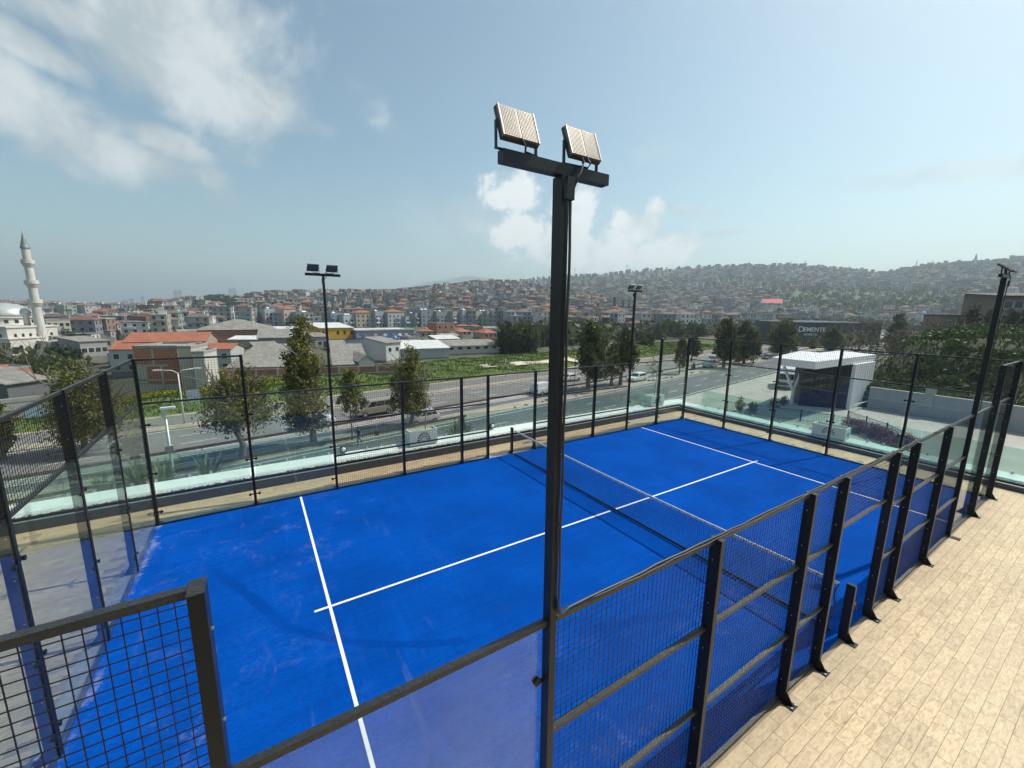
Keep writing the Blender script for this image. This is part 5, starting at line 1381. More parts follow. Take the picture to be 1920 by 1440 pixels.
PLACED = []
M_PLINTH = mat('stained_plinth', (.17, .165, .155), .9, col2=(.26, .25, .23), vscale=.8)
def building(name, loc, rot, w, d, h, label, wall, roof='flat', roofm=None, wins=(), cat='building', group=None, over=.35, rise=1.6, side_wins=(), tanks=0, frames=True, seed=0, doors=(), balc=()):
    """local frame: front along x at y=-d/2. wins: (x0, x1, z0, z1) on the front, each a part of its own with a frame and pane"""
    T = thing(name, loc, label, cat, group, rot); X, Y = w / 2, d / 2; PLACED.append((loc[0], loc[1], w, d, rot))
    m = MB(); m.box(-X - .03, X + .03, -Y - .03, Y + .03, -1.0, .45); m.build('plinth', M_PLINTH, T, local=True)
    m = MB(); m.box(-X, X, -Y, Y, -1.0, h); m.build('wall', wall, T, local=True)
    m = MB(); o = over
    if roof == 'flat':
        m.box(-X - .05, X + .05, -Y - .05, Y + .05, h, h + .12)
        for a in ((-X - .05, X + .05, -Y - .05, -Y + .15), (-X - .05, X + .05, Y - .15, Y + .05), (-X - .05, -X + .15, -Y + .15, Y - .15), (X - .15, X + .05, -Y + .15, Y - .15)): m.box(*a, h + .12, h + .45)
    elif roof == 'gable':      # ridge along x
        a, b = [(-X - o, -Y - o, h - .1), (-X - o, 0, h + rise), (-X - o, Y + o, h - .1)], [(X + o, -Y - o, h - .1), (X + o, 0, h + rise), (X + o, Y + o, h - .1)]
        t_ = .16; m.loft([[*a, *[(x, y, z + t_) for x, y, z in reversed(a)]], [*b, *[(x, y, z + t_) for x, y, z in reversed(b)]]])
        g = MB(); 
        for sx in (-X, X): g.face([(sx, -Y, h), (sx, Y, h), (sx, 0, h + rise)])
        g.build('gable', wall, T, local=True)
    elif roof == 'gable_y':    # ridge along y, gable to the front
        a, b = [(-X - o, -Y - o, h - .1), (0, -Y - o, h + rise), (X + o, -Y - o, h - .1)], [(-X - o, Y + o, h - .1), (0, Y + o, h + rise), (X + o, Y + o, h - .1)]
        t_ = .16; m.loft([[*a, *[(x, y, z + t_) for x, y, z in reversed(a)]], [*b, *[(x, y, z + t_) for x, y, z in reversed(b)]]])
        g = MB()
        for sy in (-Y, Y): g.face([(-X, sy, h), (X, sy, h), (0, sy, h + rise)])
        g.build('gable', wall, T, local=True)
    elif roof == 'shed':       # rises to the back
        m.hexa([(-X - o, -Y - o, h), (X + o, -Y - o, h), (X + o, Y + o, h + rise), (-X - o, Y + o, h + rise), (-X - o, -Y - o, h + .15), (X + o, -Y - o, h + .15), (X + o, Y + o, h + rise + .15), (-X - o, Y + o, h + rise + .15)])
        g = MB(); g.face([(-X, -Y, h), (-X, Y, h), (-X, Y, h + rise)]); g.face([(X, -Y, h), (X, Y, h), (X, Y, h + rise)]); g.face([(-X, Y, h), (X, Y, h), (X, Y, h + rise), (-X, Y, h + rise)]); g.build('gable', wall, T, local=True)
    elif roof == 'hip':
        i = min(X, Y) * .9; b0 = [(-X - o, -Y - o, h), (X + o, -Y - o, h), (X + o, Y + o, h), (-X - o, Y + o, h)]
        r1 = [(-X + i, -max(0.02, Y - i), h + rise), (X - i, -max(.02, Y - i), h + rise), (X - i, max(.02, Y - i), h + rise), (-X + i, max(.02, Y - i), h + rise)]
        m.loft([[(x, y, z - .12) for x, y, z in b0], b0, r1])
    m.build('roof', roofm, T, local=True)
    for k, (x0, x1, z0, z1) in enumerate(list(wins) + list(doors)):
        f = MB(); fr = .10 if frames else .0; nm = 'window' if k < len(wins) else 'door'
        f.box(x0 - fr, x1 + fr, -Y - .05, -Y - .002, z0 - fr, z1 + fr); W_ = f.build(nm, M_FRAME if frames else M_WIN, T, local=True)
        if frames:
            f = MB(); f.box(x0, x1, -Y - .058, -Y - .051, z0, z1); f.build('pane', M_WIN, W_, local=True)
    for x_s, y0, y1, z0, z1 in side_wins:
        f = MB(); sx = X if x_s > 0 else -X; f.box(*sorted((sx + x_s * .002, sx + x_s * .05)), y0, y1, z0, z1); f.build('window', M_WIN, T, local=True)
    for x0, x1, z0 in balc:
        f = MB(); f.box(x0, x1, -Y - 1.25, -Y - .004, z0 - .14, z0); bl = f.build('balcony', wall, T, local=True)
        f = MB(); f.box(x0, x1, -Y - 1.25, -Y - 1.17, z0 + .001, z0 + .9); f.box(x0, x0 + .08, -Y - 1.16, -Y - .06, z0 + .001, z0 + .9); f.box(x1 - .08, x1, -Y - 1.16, -Y - .06, z0 + .001, z0 + .9); f.build('parapet', M_FRAME if seed % 2 else wall, bl, local=True)
    rr = random.Random(seed)
    for k in range(tanks):
        x, y = rr.uniform(-X * .7, X * .7), rr.uniform(-Y * .6, Y * .6); zz = h + .12
        f = MB(); f.tube([(x - .6, y, zz + .75), (x + .6, y, zz + .75)], .3, 8); f.hexa([(x - .8, y - 1.4, zz + .1), (x + .8, y - 1.4, zz + .1), (x + .8, y - .3, zz + .9), (x - .8, y - .3, zz + .9), (x - .8, y - 1.4, zz + .17), (x + .8, y - 1.4, zz + .17), (x + .8, y - .3, zz + .97), (x - .8, y - .3, zz + .97)]); f.build('solar_heater', M_TANK, T, local=True)
    return T

def frame_px(u0, v0, u1, v1, vtop, deep, zg=None):
    """front edge between two foot pixels on the ground, height from the top row"""
    if zg is None:
        zg = GZ
        for _ in range(4):
            p = on_z((u0 + u1) / 2, (v0 + v1) / 2, zg); zg = terr(p[0], p[1])
    a, b = on_z(u0, v0, zg)[:2], on_z(u1, v1, zg)[:2]
    e = b - a; w = float(np.hypot(*e)); e = e / w; n = np.array([-e[1], e[0]])
    mid = (a + b) / 2; c = mid + n * deep / 2
    h = z_of(mid[0], mid[1], vtop) - zg
    return (c[0], c[1], zg), math.atan2(e[1], e[0]), w, h
def grid(w, h, nx, nz, ww=1.1, wh=1.3, z0=1.0, fh=3.0, skip=()):
    return [(-w / 2 + w * (i + .5) / nx - ww / 2, -w / 2 + w * (i + .5) / nx + ww / 2, z0 + fh * j, z0 + fh * j + wh) for i in range(nx) for j in range(nz) if (i, j) not in skip and z0 + fh * j + wh < h]
def bpx(name, u0, v0, u1, v1, vtop, deep, label, wall, roof='flat', roofm=None, win=None, zg=None, cat='building', **k):
    loc, rot, w, h = frame_px(u0, v0, u1, v1, vtop, deep, zg)
    ws = grid(w, h, *win) if win else ()
    return building(name, loc, rot, w, deep, h, label, wall, roof, roofm, ws, cat, **k)
C_WHITE, C_CREAM, C_GREY, C_BLUE, C_PINK, C_YEL = (.62, .62, .60), (.55, .49, .37), (.36, .37, .38), (.22, .33, .42), (.50, .34, .28), (.72, .40, .03)
R_CONC = mat('concrete_roof', (.34, .33, .31), .9, col2=(.24, .235, .22), vscale=.4)
R_WHITE = sheet_mat('white_sheet_roof', (.60, .60, .58), (.70, .70, .68), (.50, .49, .47), 1.3)
# --- near houses across the field
bpx('brick_house', 262, 742, 343, 740, 653, 8.0, 'patched red-brick house with bare plaster stripes at the far side of the field', M_BRICK, 'flat', R_CONC, None, cat='house', tanks=0)
loc, rot, w, h = frame_px(262, 742, 343, 740, 653, 8.0)
PL = MB()
for x0, x1, z0, z1 in ((-w / 2 + .1, w / 2 - 1.6, h * .62, h * .66), (-w / 2 + .1, -w / 2 + 1.6, h * .26, h * .62), (-w / 2 + 3.6, -w / 2 + 4.0, h * .1, h * .62), (-w / 2 + .1, w / 2 - .4, h * .31, h * .345), (-w / 2 + .1, w / 2 - .1, .0, h * .24), (-w / 2 + 2.6, -w / 2 + 2.9, h * .66, h * .98)):
    PL.box(x0, x1, -4.03, -4.0, z0, z1)
PL.build('plaster_patch', wallmat((.55, .51, .43), .3), bpy.data.objects['brick_house'], local=True)
bpx('plastered_house', 344, 740, 368, 739, 654, 7.0, 'tall narrow cream plastered house joined to the brick house', wallmat((.58, .54, .44)), 'flat', R_CONC, cat='house')
bpx('plastered_house', 369, 739, 391, 738, 664, 6.0, 'lower whitewashed house right of the narrow cream one', wallmat((.62, .60, .54)), 'flat', R_CONC, cat='house')
bpx('long_house', 210, 700, 436, 697, 655, 8.0, 'long two-storey house with red tiled roof behind the brick house', wallmat((.50, .51, .50)), 'gable', M_TILER, (9, 2, 1.2, 1.3, .9, 2.6), cat='house', rise=1.1)
bpx('tiled_hall', 235, 672, 388, 668, 641, 16.0, 'hall with a broad bright red tiled roof above the long house', wallmat((.40, .32, .26)), 'gable', M_TILER, None, cat='hall', rise=2.6)
bpx('sheet_roof_shed', 428, 706, 552, 703, 689, 20.0, 'low workshop with a patchy grey sheet roof behind the brick wall', wallmat((.60, .60, .58)), 'shed', M_CORR, None, cat='workshop', rise=3.4, doors=())
bpx('sheet_roof_shed', 627, 700, 690, 697, 684, 16.0, 'low workshop with dark sheet roof right of the left floodlight pole', wallmat((.62, .62, .60)), 'shed', M_CORR, None, cat='workshop', rise=3.0)
bpx('gabled_shed', 674, 698, 702, 696, 678, 9.0, 'small white gabled shed with one dark opening behind the brick wall', wallmat((.66, .66, .64)), 'gable_y', M_CORR, (1, 1, 1.4, 1.4, 1.2), cat='shed', rise=1.3)
bpx('grey_shed', 486, 664, 546, 662, 634, 14.0, 'plain grey shed with one dark window above the patchy roof', wallmat((.30, .30, .285)), 'shed', M_CORR, (3, 1, 1.8, 1.2, 2.6, 3, ((0, 0), (2, 0))), cat='shed', rise=2.0)
bpx('brick_factory', 372, 646, 520, 642, 618, 26.0, 'long dark brick factory under a grey hipped roof', M_BRICKD, 'hip', M_CORR, None, cat='factory', rise=3.6)
bpx('brick_block', 278, 625, 345, 622, 594, 16.0, 'dark red-brick block with rust roof left of the brick factory', M_BRICKD, 'flat', M_TILER, (6, 2, 1.3, 1.5, 1.5, 3.2), cat='building')
bpx('yellow_hall', 601, 638, 664, 636, 615, 22.0, 'bright yellow hall with five small windows and pale roof', wallmat(C_YEL, .08), 'shed', R_WHITE, None, cat='hall', rise=1.4, over=.3)
loc, rot, w, h = frame_px(601, 638, 664, 636, 615, 22.0); yh = bpy.data.objects['yellow_hall']
for f_ in (.10, .19, .52, .72, .93):
    m = MB(); x = -w / 2 + w * f_; m.box(x - .42, x + .42, -11.05, -11.002, h * .45, h * .45 + 1.5); m.build('window', M_WIN, yh, local=True)
bpx('open_canopy', 668, 637, 776, 633, 619, 14.0, 'long white-roofed open storage canopy right of the yellow hall', wallmat((.16, .17, .20)), 'flat', R_WHITE, None, cat='canopy')
# blue pipe stacks in front of the canopy
BL = mat('blue_plastic', (.05, .16, .42), .5, col2=(.20, .34, .55), vscale=.6)
for k in range(9):
    u = 676 + 13.0 * k; p = on_z(u, 639 - .3 * k, GZ); T = thing('pipe_stack', (p[0], p[1], GZ), 'heap of blue and pale crates in the storage yard, %s from the left' % ordn[k], 'crates', 'heaps in the storage yard')
    rr = random.Random(60 + k)
    for q in range(9):
        x, y, z = rr.uniform(-1.4, 1.4), rr.uniform(-1, 1), .9 * (q // 4); m = MB(); m.box(p[0] + x - .6, p[0] + x + .6, p[1] + y - .6, p[1] + y + .6, GZ + z, GZ + z + .86, rr.uniform(-.4, .4), (p[0] + x, p[1] + y)); m.build('crate', BL if rr.random() < .65 else M_TANK, T)
bpx('sheet_roof_hall', 628, 660, 700, 657, 649, 13.0, 'wide grey sheet-roofed hall in front of the yellow hall', wallmat((.42, .42, .40)), 'shed', M_CORR, None, cat='hall', rise=.9)
bpx('sheet_roof_hall', 752, 655, 805, 653, 645, 10.0, 'grey sheet-roofed hall behind the white-walled workshop', wallmat((.44, .44, .43)), 'shed', M_CORR, None, cat='hall', rise=.6)
bpx('white_workshop', 725, 680, 752, 676, 642, 14.0, 'tall white-walled workshop left of the white-roofed shed', wallmat((.62, .62, .62)), 'gable', M_CORR, (2, 1, 1.0, 1.0, 2.6), cat='workshop', rise=1.0)
bpx('white_roof_shed', 754, 676, 842, 672, 654, 10.0, 'shed with a brilliant white mono-pitch roof behind the olive tree', wallmat((.45, .46, .46)), 'shed', R_WHITE, None, cat='shed', rise=1.4)
bpx('long_shed', 838, 667, 934, 663, 648, 14.0, 'long pale shed with small dark windows left of the evergreens', wallmat((.52, .51, .48)), 'gable', M_CORR, (6, 1, 1.4, .8, 1.6), cat='shed', rise=1.2)
bpx('unfinished_house', 819, 632, 853, 631, 607, 10.0, 'bare red-brick unfinished house behind the sheds', M_BRICK, 'flat', R_CONC, (3, 2, 1.2, 1.3, 1.0), cat='house')
bpx('tiled_cottage', 858, 632, 884, 631, 622, 9.0, 'small cottage with orange-red tiled roof beside the unfinished house', wallmat((.5, .42, .34)), 'hip', M_TILER, (3, 1), cat='cottage', rise=1.7)
bpx('tiled_cottage', 908, 636, 932, 635, 624, 9.0, 'small cottage with faded red roof left of the evergreens', wallmat((.48, .40, .34)), 'hip', M_TILER, (3, 1), cat='cottage', rise=1.7)
# --- left side
bpx('flat_house', 96, 672, 152, 668, 642, 12.0, 'grey flat-roofed house with a deep open porch right of the minaret', wallmat((.30, .29, .27)), 'flat', R_CONC, (2, 1, 2.6, 1.6, 1.8), zg=-11.5, cat='house')
bpx('flat_house', 154, 672, 205, 668, 640, 12.0, 'long grey house under a dull sheet roof left of the long house', wallmat((.40, .39, .36)), 'shed', M_CORR, (4, 1, 1.3, 1.4, 1.6), zg=-11.0, cat='house', rise=1.0)
bpx('apartment_block', 94, 648, 139, 646, 601, 14.0, 'cream three-storey apartment block with balconies behind the minaret', wallmat((.56, .52, .43)), 'flat', R_CONC, (4, 3, 1.2, 1.4, 1.2, 3.6), zg=-13, cat='apartment block', balc=[(-3.6, -.4, 3.8), (-3.6, -.4, 7.4), (1.2, 3.4, 3.8), (1.2, 3.4, 7.4)])
bpx('brick_hut', 12, 718, 62, 712, 692, 6.0, 'low orange brick hut with a grey sheet gate at the left', M_BRICK, 'flat', R_CONC, None, zg=-9.5, cat='hut')
bpx('sheet_roof_barn', 20, 762, 100, 748, 716, 9.0, 'dark barn with a pale sheet roof at the left edge', wallmat((.16, .165, .175)), 'shed', M_CORR, None, zg=-9.0, cat='barn', rise=1.6)
bpx('tiled_cottage', -40, 742, 22, 736, 720, 9.0, 'cottage with an untidy orange tiled roof cut by the left edge', wallmat((.50, .46, .36)), 'gable', M_TILER, None, zg=-9.0, cat='cottage', rise=2.4)
bpx('garden_wall', 10, 792, 104, 780, 752, .5, 'grey block garden wall with a blue patch across the road at the left', wallmat((.40, .39, .35), .3), 'flat', R_CONC, None, cat='wall')
m = MB(); loc, rot, w, h = frame_px(10, 792, 104, 780, 752, .5); m.box(-w * .1, w * .42, -.30, -.252, .1, h * .55); m.build('blue_paint', wallmat((.30, .45, .55), .25), bpy.data.objects['garden_wall'], local=True)

# --- brick boundary wall with piers
a, b = on_z(396, 716)[:2], on_z(742, 703)[:2]; e = (b - a); Lw = float(np.hypot(*e)); e /= Lw; ang = math.atan2(e[1], e[0])
T = thing('boundary_wall', (*((a + b) / 2), GZ), 'long red-brick boundary wall on a dark stone base along the field', 'wall', None, ang)
nb = int(Lw / 3.2)
hw_ = z_of(*((a + b) / 2), 690) - GZ
m = MB(); m.box(-Lw / 2, Lw / 2, -.3, .3, -.6, hw_ * .36); m.build('stone_base', mat('dark_rubble', (.15, .145, .14), .95, col2=(.24, .23, .22), vscale=2.5, bump=.6, bscale=6), T, local=True)
for k in range(nb):
    x0, x1 = -Lw / 2 + Lw * k / nb, -Lw / 2 + Lw * (k + 1) / nb
    m = MB(); m.box(x0 + .18, x1 - .18, -.12, .12, hw_ * .36, hw_); m.build('brick_panel', M_BRICKD if k % 3 else M_BRICK, T, local=True)
    m = MB(); m.box(x0 - .17, x0 + .17, -.17, .17, hw_ * .36, hw_ + .06); m.build('pier', M_KERB, T, local=True)
m = MB(); m.box(-Lw / 2, Lw / 2, -.2, .2, hw_ * .355, hw_ * .40); m.build('string_course', M_KERB, T, local=True)

# --- mosque
ZM = -14.0
mp = on_z(88, 682, ZM); D = depth_of(mp)
M_STONE = mat('pale_stone', (.64, .62, .56), .85, col2=(.50, .48, .43), vscale=.5, bump=.2, bscale=5)
M_LEAD = mat('lead_dome', (.55, .56, .53), .4, .35, col2=(.42, .44, .43), vscale=.3)
T = thing('minaret', (mp[0], mp[1], ZM), 'tall pale stone minaret with three balconies and a grey cone', 'minaret')
def zpx(v): return z_of(mp[0], mp[1], v)
r0 = 15.5 / 2 * D / FPX
def ring_r(v): return interp([(466, 7.6), (500, 7.8), (535, 8.4), (570, 8.8), (600, 9.4), (655, 10.6), (700, 11.2)], v) / 2 * 1.40 * D / FPX
m = MB(); m.lathe([(ring_r(v), zpx(v)) for v in (700, 655, 600, 572, 535, 500, 466)] if False else [(ring_r(700), ZM)] + [(ring_r(v), zpx(v)) for v in (655, 600, 572, 535, 500, 466)], mp[0], mp[1], 20); m.build('shaft', M_STONE, T)
for v in (568, 532, 494):
    z = zpx(v); q = ring_r(v); m = MB()
    m.lathe([(q, z - 1.3), (q * 1.25, z - .8), (q * 1.45, z - .3), (q * 1.6, z), (q * 1.6, z + .15), (q * 1.55, z + .15), (q * 1.55, z + 1.1), (q * 1.48, z + 1.1), (q * 1.48, z + .16), (q * .9, z + .16)], mp[0], mp[1], 20, caps=False); m.build('balcony', M_STONE, T)
m = MB(); z = zpx(466); q = ring_r(466); m.lathe([(q * 1.18, z), (q * 1.18, z + .3), (q * .9, z + (zpx(437) - z) * .25), (q * .12, zpx(437))], mp[0], mp[1], 20); m.build('spire', mat('grey_lead_cone', (.24, .25, .26), .5, .3), T)
m = MB(); m.tube([(mp[0], mp[1], zpx(438)), (mp[0], mp[1], zpx(430))], .10, 6); m.build('finial', M_STEEL, T)
# prayer hall
c0 = on_z(28, 690, ZM)   # the near corner
T = thing('mosque', (c0[0], c0[1], ZM), 'white mosque with big pale dome and arched windows at the left edge', 'mosque')
dd = depth_of(c0)
ca = math.atan2((c0 - CAM)[1], (c0 - CAM)[0])
e1 = np.array([math.cos(ca - R(50)), math.sin(ca - R(50))])      # right-hand face runs away to the right
e2 = np.array([math.cos(ca + R(40)), math.sin(ca + R(40))])      # left-hand face
def quadp(p, L1, L2): return [tuple(p), tuple(p + e1 * L1), tuple(p + e1 * L1 + e2 * L2), tuple(p + e2 * L2)]
B0 = c0[:2]; zt = z_of(*B0, 637)
m = MB(); m.prism(quadp(B0, 9.5, 18), ZM - .5, zt); m.prism(quadp(B0 - e1 * .25 - e2 * .25, 10, 18.5), zt, zt + .35); m.build('lower_block', M_STONE, T)
B1 = B0 + e1 * .8 + e2 * 1.2; z1 = z_of(*B0, 622)
m = MB(); m.prism(quadp(B1, 14, 18), zt + .351, z1 + 1.0); m.prism(quadp(B1 - e1 * .3 - e2 * .3, 14.6, 18.6), z1 + 1.0, z1 + 1.5); m.build('upper_block', M_STONE, T)
ctr = np.array(at_depth(12, 600, dd + 12)[:2]); zd = z_of(*ctr, 593); Rd = 6.6
m = MB(); m.lathe([(Rd * 1.06, z1 + 1.5), (Rd * 1.02, zd - .4), (Rd * 1.10, zd - .3), (Rd * 1.08, zd)], ctr[0], ctr[1], 32, caps=False); m.build('drum', M_STONE, T)
for k in range(20):
    a = 2 * math.pi * k / 20; x, y = ctr[0] + Rd * 1.045 * math.cos(a), ctr[1] + Rd * 1.045 * math.sin(a); t_ = np.array([-math.sin(a), math.cos(a)]) * .42; n_ = np.array([math.cos(a), math.sin(a)]) * .06
    p4 = [(x - t_[0], y - t_[1]), (x + t_[0], y + t_[1]), (x + t_[0] + n_[0], y + t_[1] + n_[1]), (x - t_[0] + n_[0], y - t_[1] + n_[1])]
    m = MB(); m.prism(p4, z1 + 2.0, zd - 1.0); m.build('drum_window', M_WIN, T)
hd_ = (z_of(*ctr, 568) - zd)
m = MB(); m.lathe([(Rd * math.cos(t), zd + hd_ * math.sin(t)) for t in np.linspace(0, math.pi / 2 - .03, 12)], ctr[0], ctr[1], 32); m.build('dome', M_LEAD, T, smooth=True)
tp = np.array(at_depth(50, 600, dd + 6)[:2])
m = MB(); z = z_of(*tp, 590); m.lathe([(.75, z1), (.75, z - .2), (1.15, z), (1.3, z + .6), (1.15, z + 1.3), (.6, z + 1.9), (.05, z + 2.1)], tp[0], tp[1], 16); m.build('turret', M_LEAD, T, smooth=True)
for k, (u, v, r_) in enumerate(((19, 634, 1.4), (77, 661, 1.1))):
    q = np.array(at_depth(u, v, dd + (3 if k == 0 else 4))[:2]); z = z_of(*q, v)
    m = MB(); m.lathe([(r_ * 1.05, (zt if k == 0 else ZM)), (r_ * 1.05, z), *[(r_ * math.cos(t), z + r_ * .8 * math.sin(t)) for t in np.linspace(0, 1.5, 7)]], q[0], q[1], 16); m.build('small_dome', M_LEAD, T, smooth=True)
def arch_win(p, e, L_, zb_, hh, ww):
    n_ = np.array([e[1], -e[0]])
    if (p - CAM[:2]) @ n_ > 0: n_ = -n_
    pts = [(-ww, 0), (ww, 0), (ww, hh - ww)] + [(ww * math.cos(t), hh - ww + ww * math.sin(t)) for t in np.linspace(.4, math.pi - .4, 5)] + [(-ww, hh - ww)]
    q = p + e * L_; m = MB(); m.loft([[(q[0] + e[0] * a + n_[0] * o, q[1] + e[1] * a + n_[1] * o, zb_ + z) for a, z in pts] for o in (.01, .06)]); m.build('arched_window', M_WIN, T)
hb = zt - ZM
for f_ in (.28, .72):
    for zz in (.12, .52): arch_win(B0, e1, 9.5 * f_, ZM + hb * zz, 2.3, .5)
for f_ in (3.0, 8.0, 13.0):
    for zz in (.12, .52): arch_win(B0, e2, f_, ZM + hb * zz, 2.3, .8)
for f_ in (2, 4, 6, 8, 10, 12): arch_win(B1, e1, f_, zt + .6, 1.0, .35); arch_win(B1, e2, f_, zt + .6, 1.0, .35)

# --- dark showroom with its lettering
loc, rot, w, h = frame_px(1474, 648, 1604, 650, 605, 22.0)
T = building('showroom', loc, rot, w, 22.0, h, 'dark blue-black showroom box with pale lettering on its front', mat('dark_facade', (.018, .026, .036), .45, var=.2, vscale=.3), 'flat', R_WHITE, [(-w / 2 + w * (k + .15) / 6, -w / 2 + w * (k + .85) / 6, .5, 3.0) for k in range(6)], 'showroom', frames=False)
M_LET = mat('pale_lettering', (.70, .71, .72), .5)
def lettering(body, size, x, z, par, y, name='lettering', bold=0.0):
    cu = bpy.data.curves.new(name, 'FONT'); cu.body = body; cu.size = size; cu.extrude = .08; cu.align_x = 'CENTER'; cu.offset = bold
    tmp = bpy.data.objects.new(name, cu); COL.objects.link(tmp); dg = bpy.context.evaluated_depsgraph_get()
    me = bpy.data.meshes.new_from_object(tmp.evaluated_get(dg)); bpy.data.objects.remove(tmp); me.name = name
    o = link(name, me, M_LET, par); o.location = (x, y, z); o.rotation_euler = (math.pi / 2, 0, 0); return o
lx = -w / 2 + w * .33
lettering('D', 3.3, lx - 4.2, h - 3.9, T, -11.12, bold=.02); lettering('EMENTE', 2.5, lx + 1.3, h - 3.75, T, -11.12, bold=.02); lettering('MOBİLYA', 1.25, lx - .2, h - 5.4, T, -11.12)
bpx('brown_block', 1606, 646, 1648, 647, 606, 16.0, 'dark brown block with a small pale sign right of the showroom', mat('brown_facade', (.07, .055, .05), .7, var=.3, vscale=.3), 'flat', M_TILER, (5, 2, 1.3, 1.4, 1.2, 3.4), cat='building')

# --- houses on the bank at the right
def bank_house(u0, u1, dep, vt, vb, deep, label, wall, roofm, roof, win, rise, name, over):
    a, b = at_depth(u0, vb, dep), at_depth(u1, vb, dep * .97); zg = min(a[2], b[2]); e = (b - a)[:2]; w = float(np.hypot(*e)); e /= w; n = np.array([-e[1], e[0]]); c = ((a + b) / 2)[:2] + n * deep / 2
    h = z_of(*((a + b) / 2)[:2], vt) - zg
    return building(name, (c[0], c[1], zg), math.atan2(e[1], e[0]), w, deep, h, label, wall, roof, roofm, grid(w, h, *win), 'house', over=over, rise=rise)
t_ = bank_house(1872, 1990, 96, 556, 612, 12, 'brown hillside house with a dark overhanging roof at the right edge', wallmat((.30, .25, .21)), mat('dark_eaves', (.05, .045, .045), .8), 'shed', (6, 2, 1.5, 1.6, 1.0, 3.2), 1.2, 'hillside_house', 1.6)
bank_house(1768, 1862, 104, 594, 616, 9, 'low flat-roofed brown hut behind the bare thicket', wallmat((.26, .19, .15)), mat('dark_eaves2', (.06, .05, .05), .8), 'flat', (5, 1, 1.1, 1.0, 1.0), .4, 'flat_hut', .4)

# --- small sheds and walls filling the yards
yr = random.Random(77); n_y = 0; YC = [(.50, .49, .46), (.40, .38, .34), (.33, .22, .17), (.56, .54, .50), (.28, .28, .27), (.46, .40, .31)]
YN = ['pale', 'grey', 'brick-red', 'whitish', 'dark grey', 'sandy']; spots = []
for _ in range(900):
    u = yr.uniform(120, 1000); v = yr.uniform(616, 668); p = on_z(u, v, GZ)
    if u < 330: p = on_z(u, v + 12, -11.5)
    w, d, h = yr.uniform(4, 11), yr.uniform(4, 8), yr.uniform(2.3, 3.6)
    if any(math.hypot(p[0] - q[0], p[1] - q[1]) < .5 * math.hypot(q[2], q[3]) + .55 * max(w, d) for q in PLACED): continue
    if 590 < u < 790 and v < 645: continue
    if st(p[0], p[1])[1] < 96: continue
    PLACED.append((p[0], p[1], w, d, 0)); spots.append((u, p, w, d, h))
    if len(spots) >= 46: break
spots.sort(key=lambda q: q[0])
for k, (u, p, w, d, h) in enumerate(spots):
    c = yr.randrange(len(YC)); rf = yr.choice(('shed', 'shed', 'gable', 'flat', 'hip')); rm = M_TILER if rf == 'hip' or yr.random() < .18 else (R_WHITE if yr.random() < .22 else M_CORR)
    zg = terr(p[0], p[1]); building('yard_shed', (p[0], p[1], zg), RA * .5 + yr.uniform(-.5, .5), w, d, h, 'small %s yard shed among the workshops, %s from the left' % (YN[c], ordinal(k + 1)), wallmat(YC[c]), rf, rm, [(-w * .25, -w * .25 + 1.0, 1.0, 2.0), (w * .12, w * .12 + 1.1, .1, 2.1)], 'shed', 'small sheds among the workshops', rise=.9, frames=False)

# --- apartment row at the foot of the hill
rowc = [(381, 408, 583, C_WHITE, 'flat'), (409, 430, 586, C_CREAM, 'flat'), (432, 466, 588, (.44, .46, .46), 'flat'), (497, 534, 580, (.50, .57, .62), 'flat'), (536, 556, 581, (.60, .50, .40), 'hip'), (558, 590, 584, C_GREY, 'flat'), (620, 644, 589, C_BLUE, 'flat'),
        (646, 666, 590, (.50, .58, .60), 'flat'), (668, 702, 586, C_CREAM, 'hip'), (704, 722, 585, (.34, .37, .44), 'flat'), (728, 758, 584, (.58, .58, .57), 'hip'), (760, 776, 596, (.30, .40, .40), 'flat'), (778, 790, 586, C_GREY, 'flat'),
        (792, 818, 582, (.30, .34, .38), 'flat'), (820, 846, 584, (.33, .35, .37), 'flat'), (848, 866, 586, (.40, .36, .34), 'flat'), (868, 890, 584, (.40, .44, .48), 'flat'), (892, 910, 586, (.52, .44, .36), 'flat'), (912, 930, 585, (.34, .31, .29), 'flat'), (932, 956, 586, (.55, .55, .54), 'flat')]
cn = {C_WHITE: 'white', C_CREAM: 'cream', C_GREY: 'grey', C_BLUE: 'blue'}
for k, (u0, u1, vt, c, rf) in enumerate(rowc):
    vb = interp([(380, 606), (560, 612), (640, 615), (960, 612)], (u0 + u1) / 2)
    loc, rot, w, h = frame_px(u0, vb, u1, vb - .6, vt, 11.0); ar = random.Random(300 + k); nf = max(2, int(h / 2.9)); nx = max(2, int(w / ar.uniform(2.4, 3.6))); bw = w / nx; bc = set(ar.sample(range(nx), max(1, nx // 3))) if ar.random() < .8 else set()
    ww, wh = ar.uniform(.9, 1.6), ar.uniform(1.2, 1.7)
    ws = [q for q in grid(w, h, nx, nf, ww, wh, 1.0, 2.9) if ar.random() > .06]
    bl = [(-w / 2 + bw * i + .05, -w / 2 + bw * (i + 1) - .05, 2.9 * j + .1) for i in bc for j in range(1, nf)]
    building('apartment_house', loc, rot + ar.uniform(-.12, .12), w, 11.0, h + ar.uniform(-.8, .8), '%s apartment house, %s from the left in the front row at the hill foot' % (cn.get(c, 'pale' if sum(c) > 1.35 else 'dull'), ordinal(k + 1)), wallmat(c), rf, M_TILER if rf == 'hip' else R_CONC,
        ws, 'apartment house', 'front row of apartment houses', rise=1.6, tanks=(2 if k % 3 else 1) if rf == 'flat' else 0, seed=k, balc=bl)

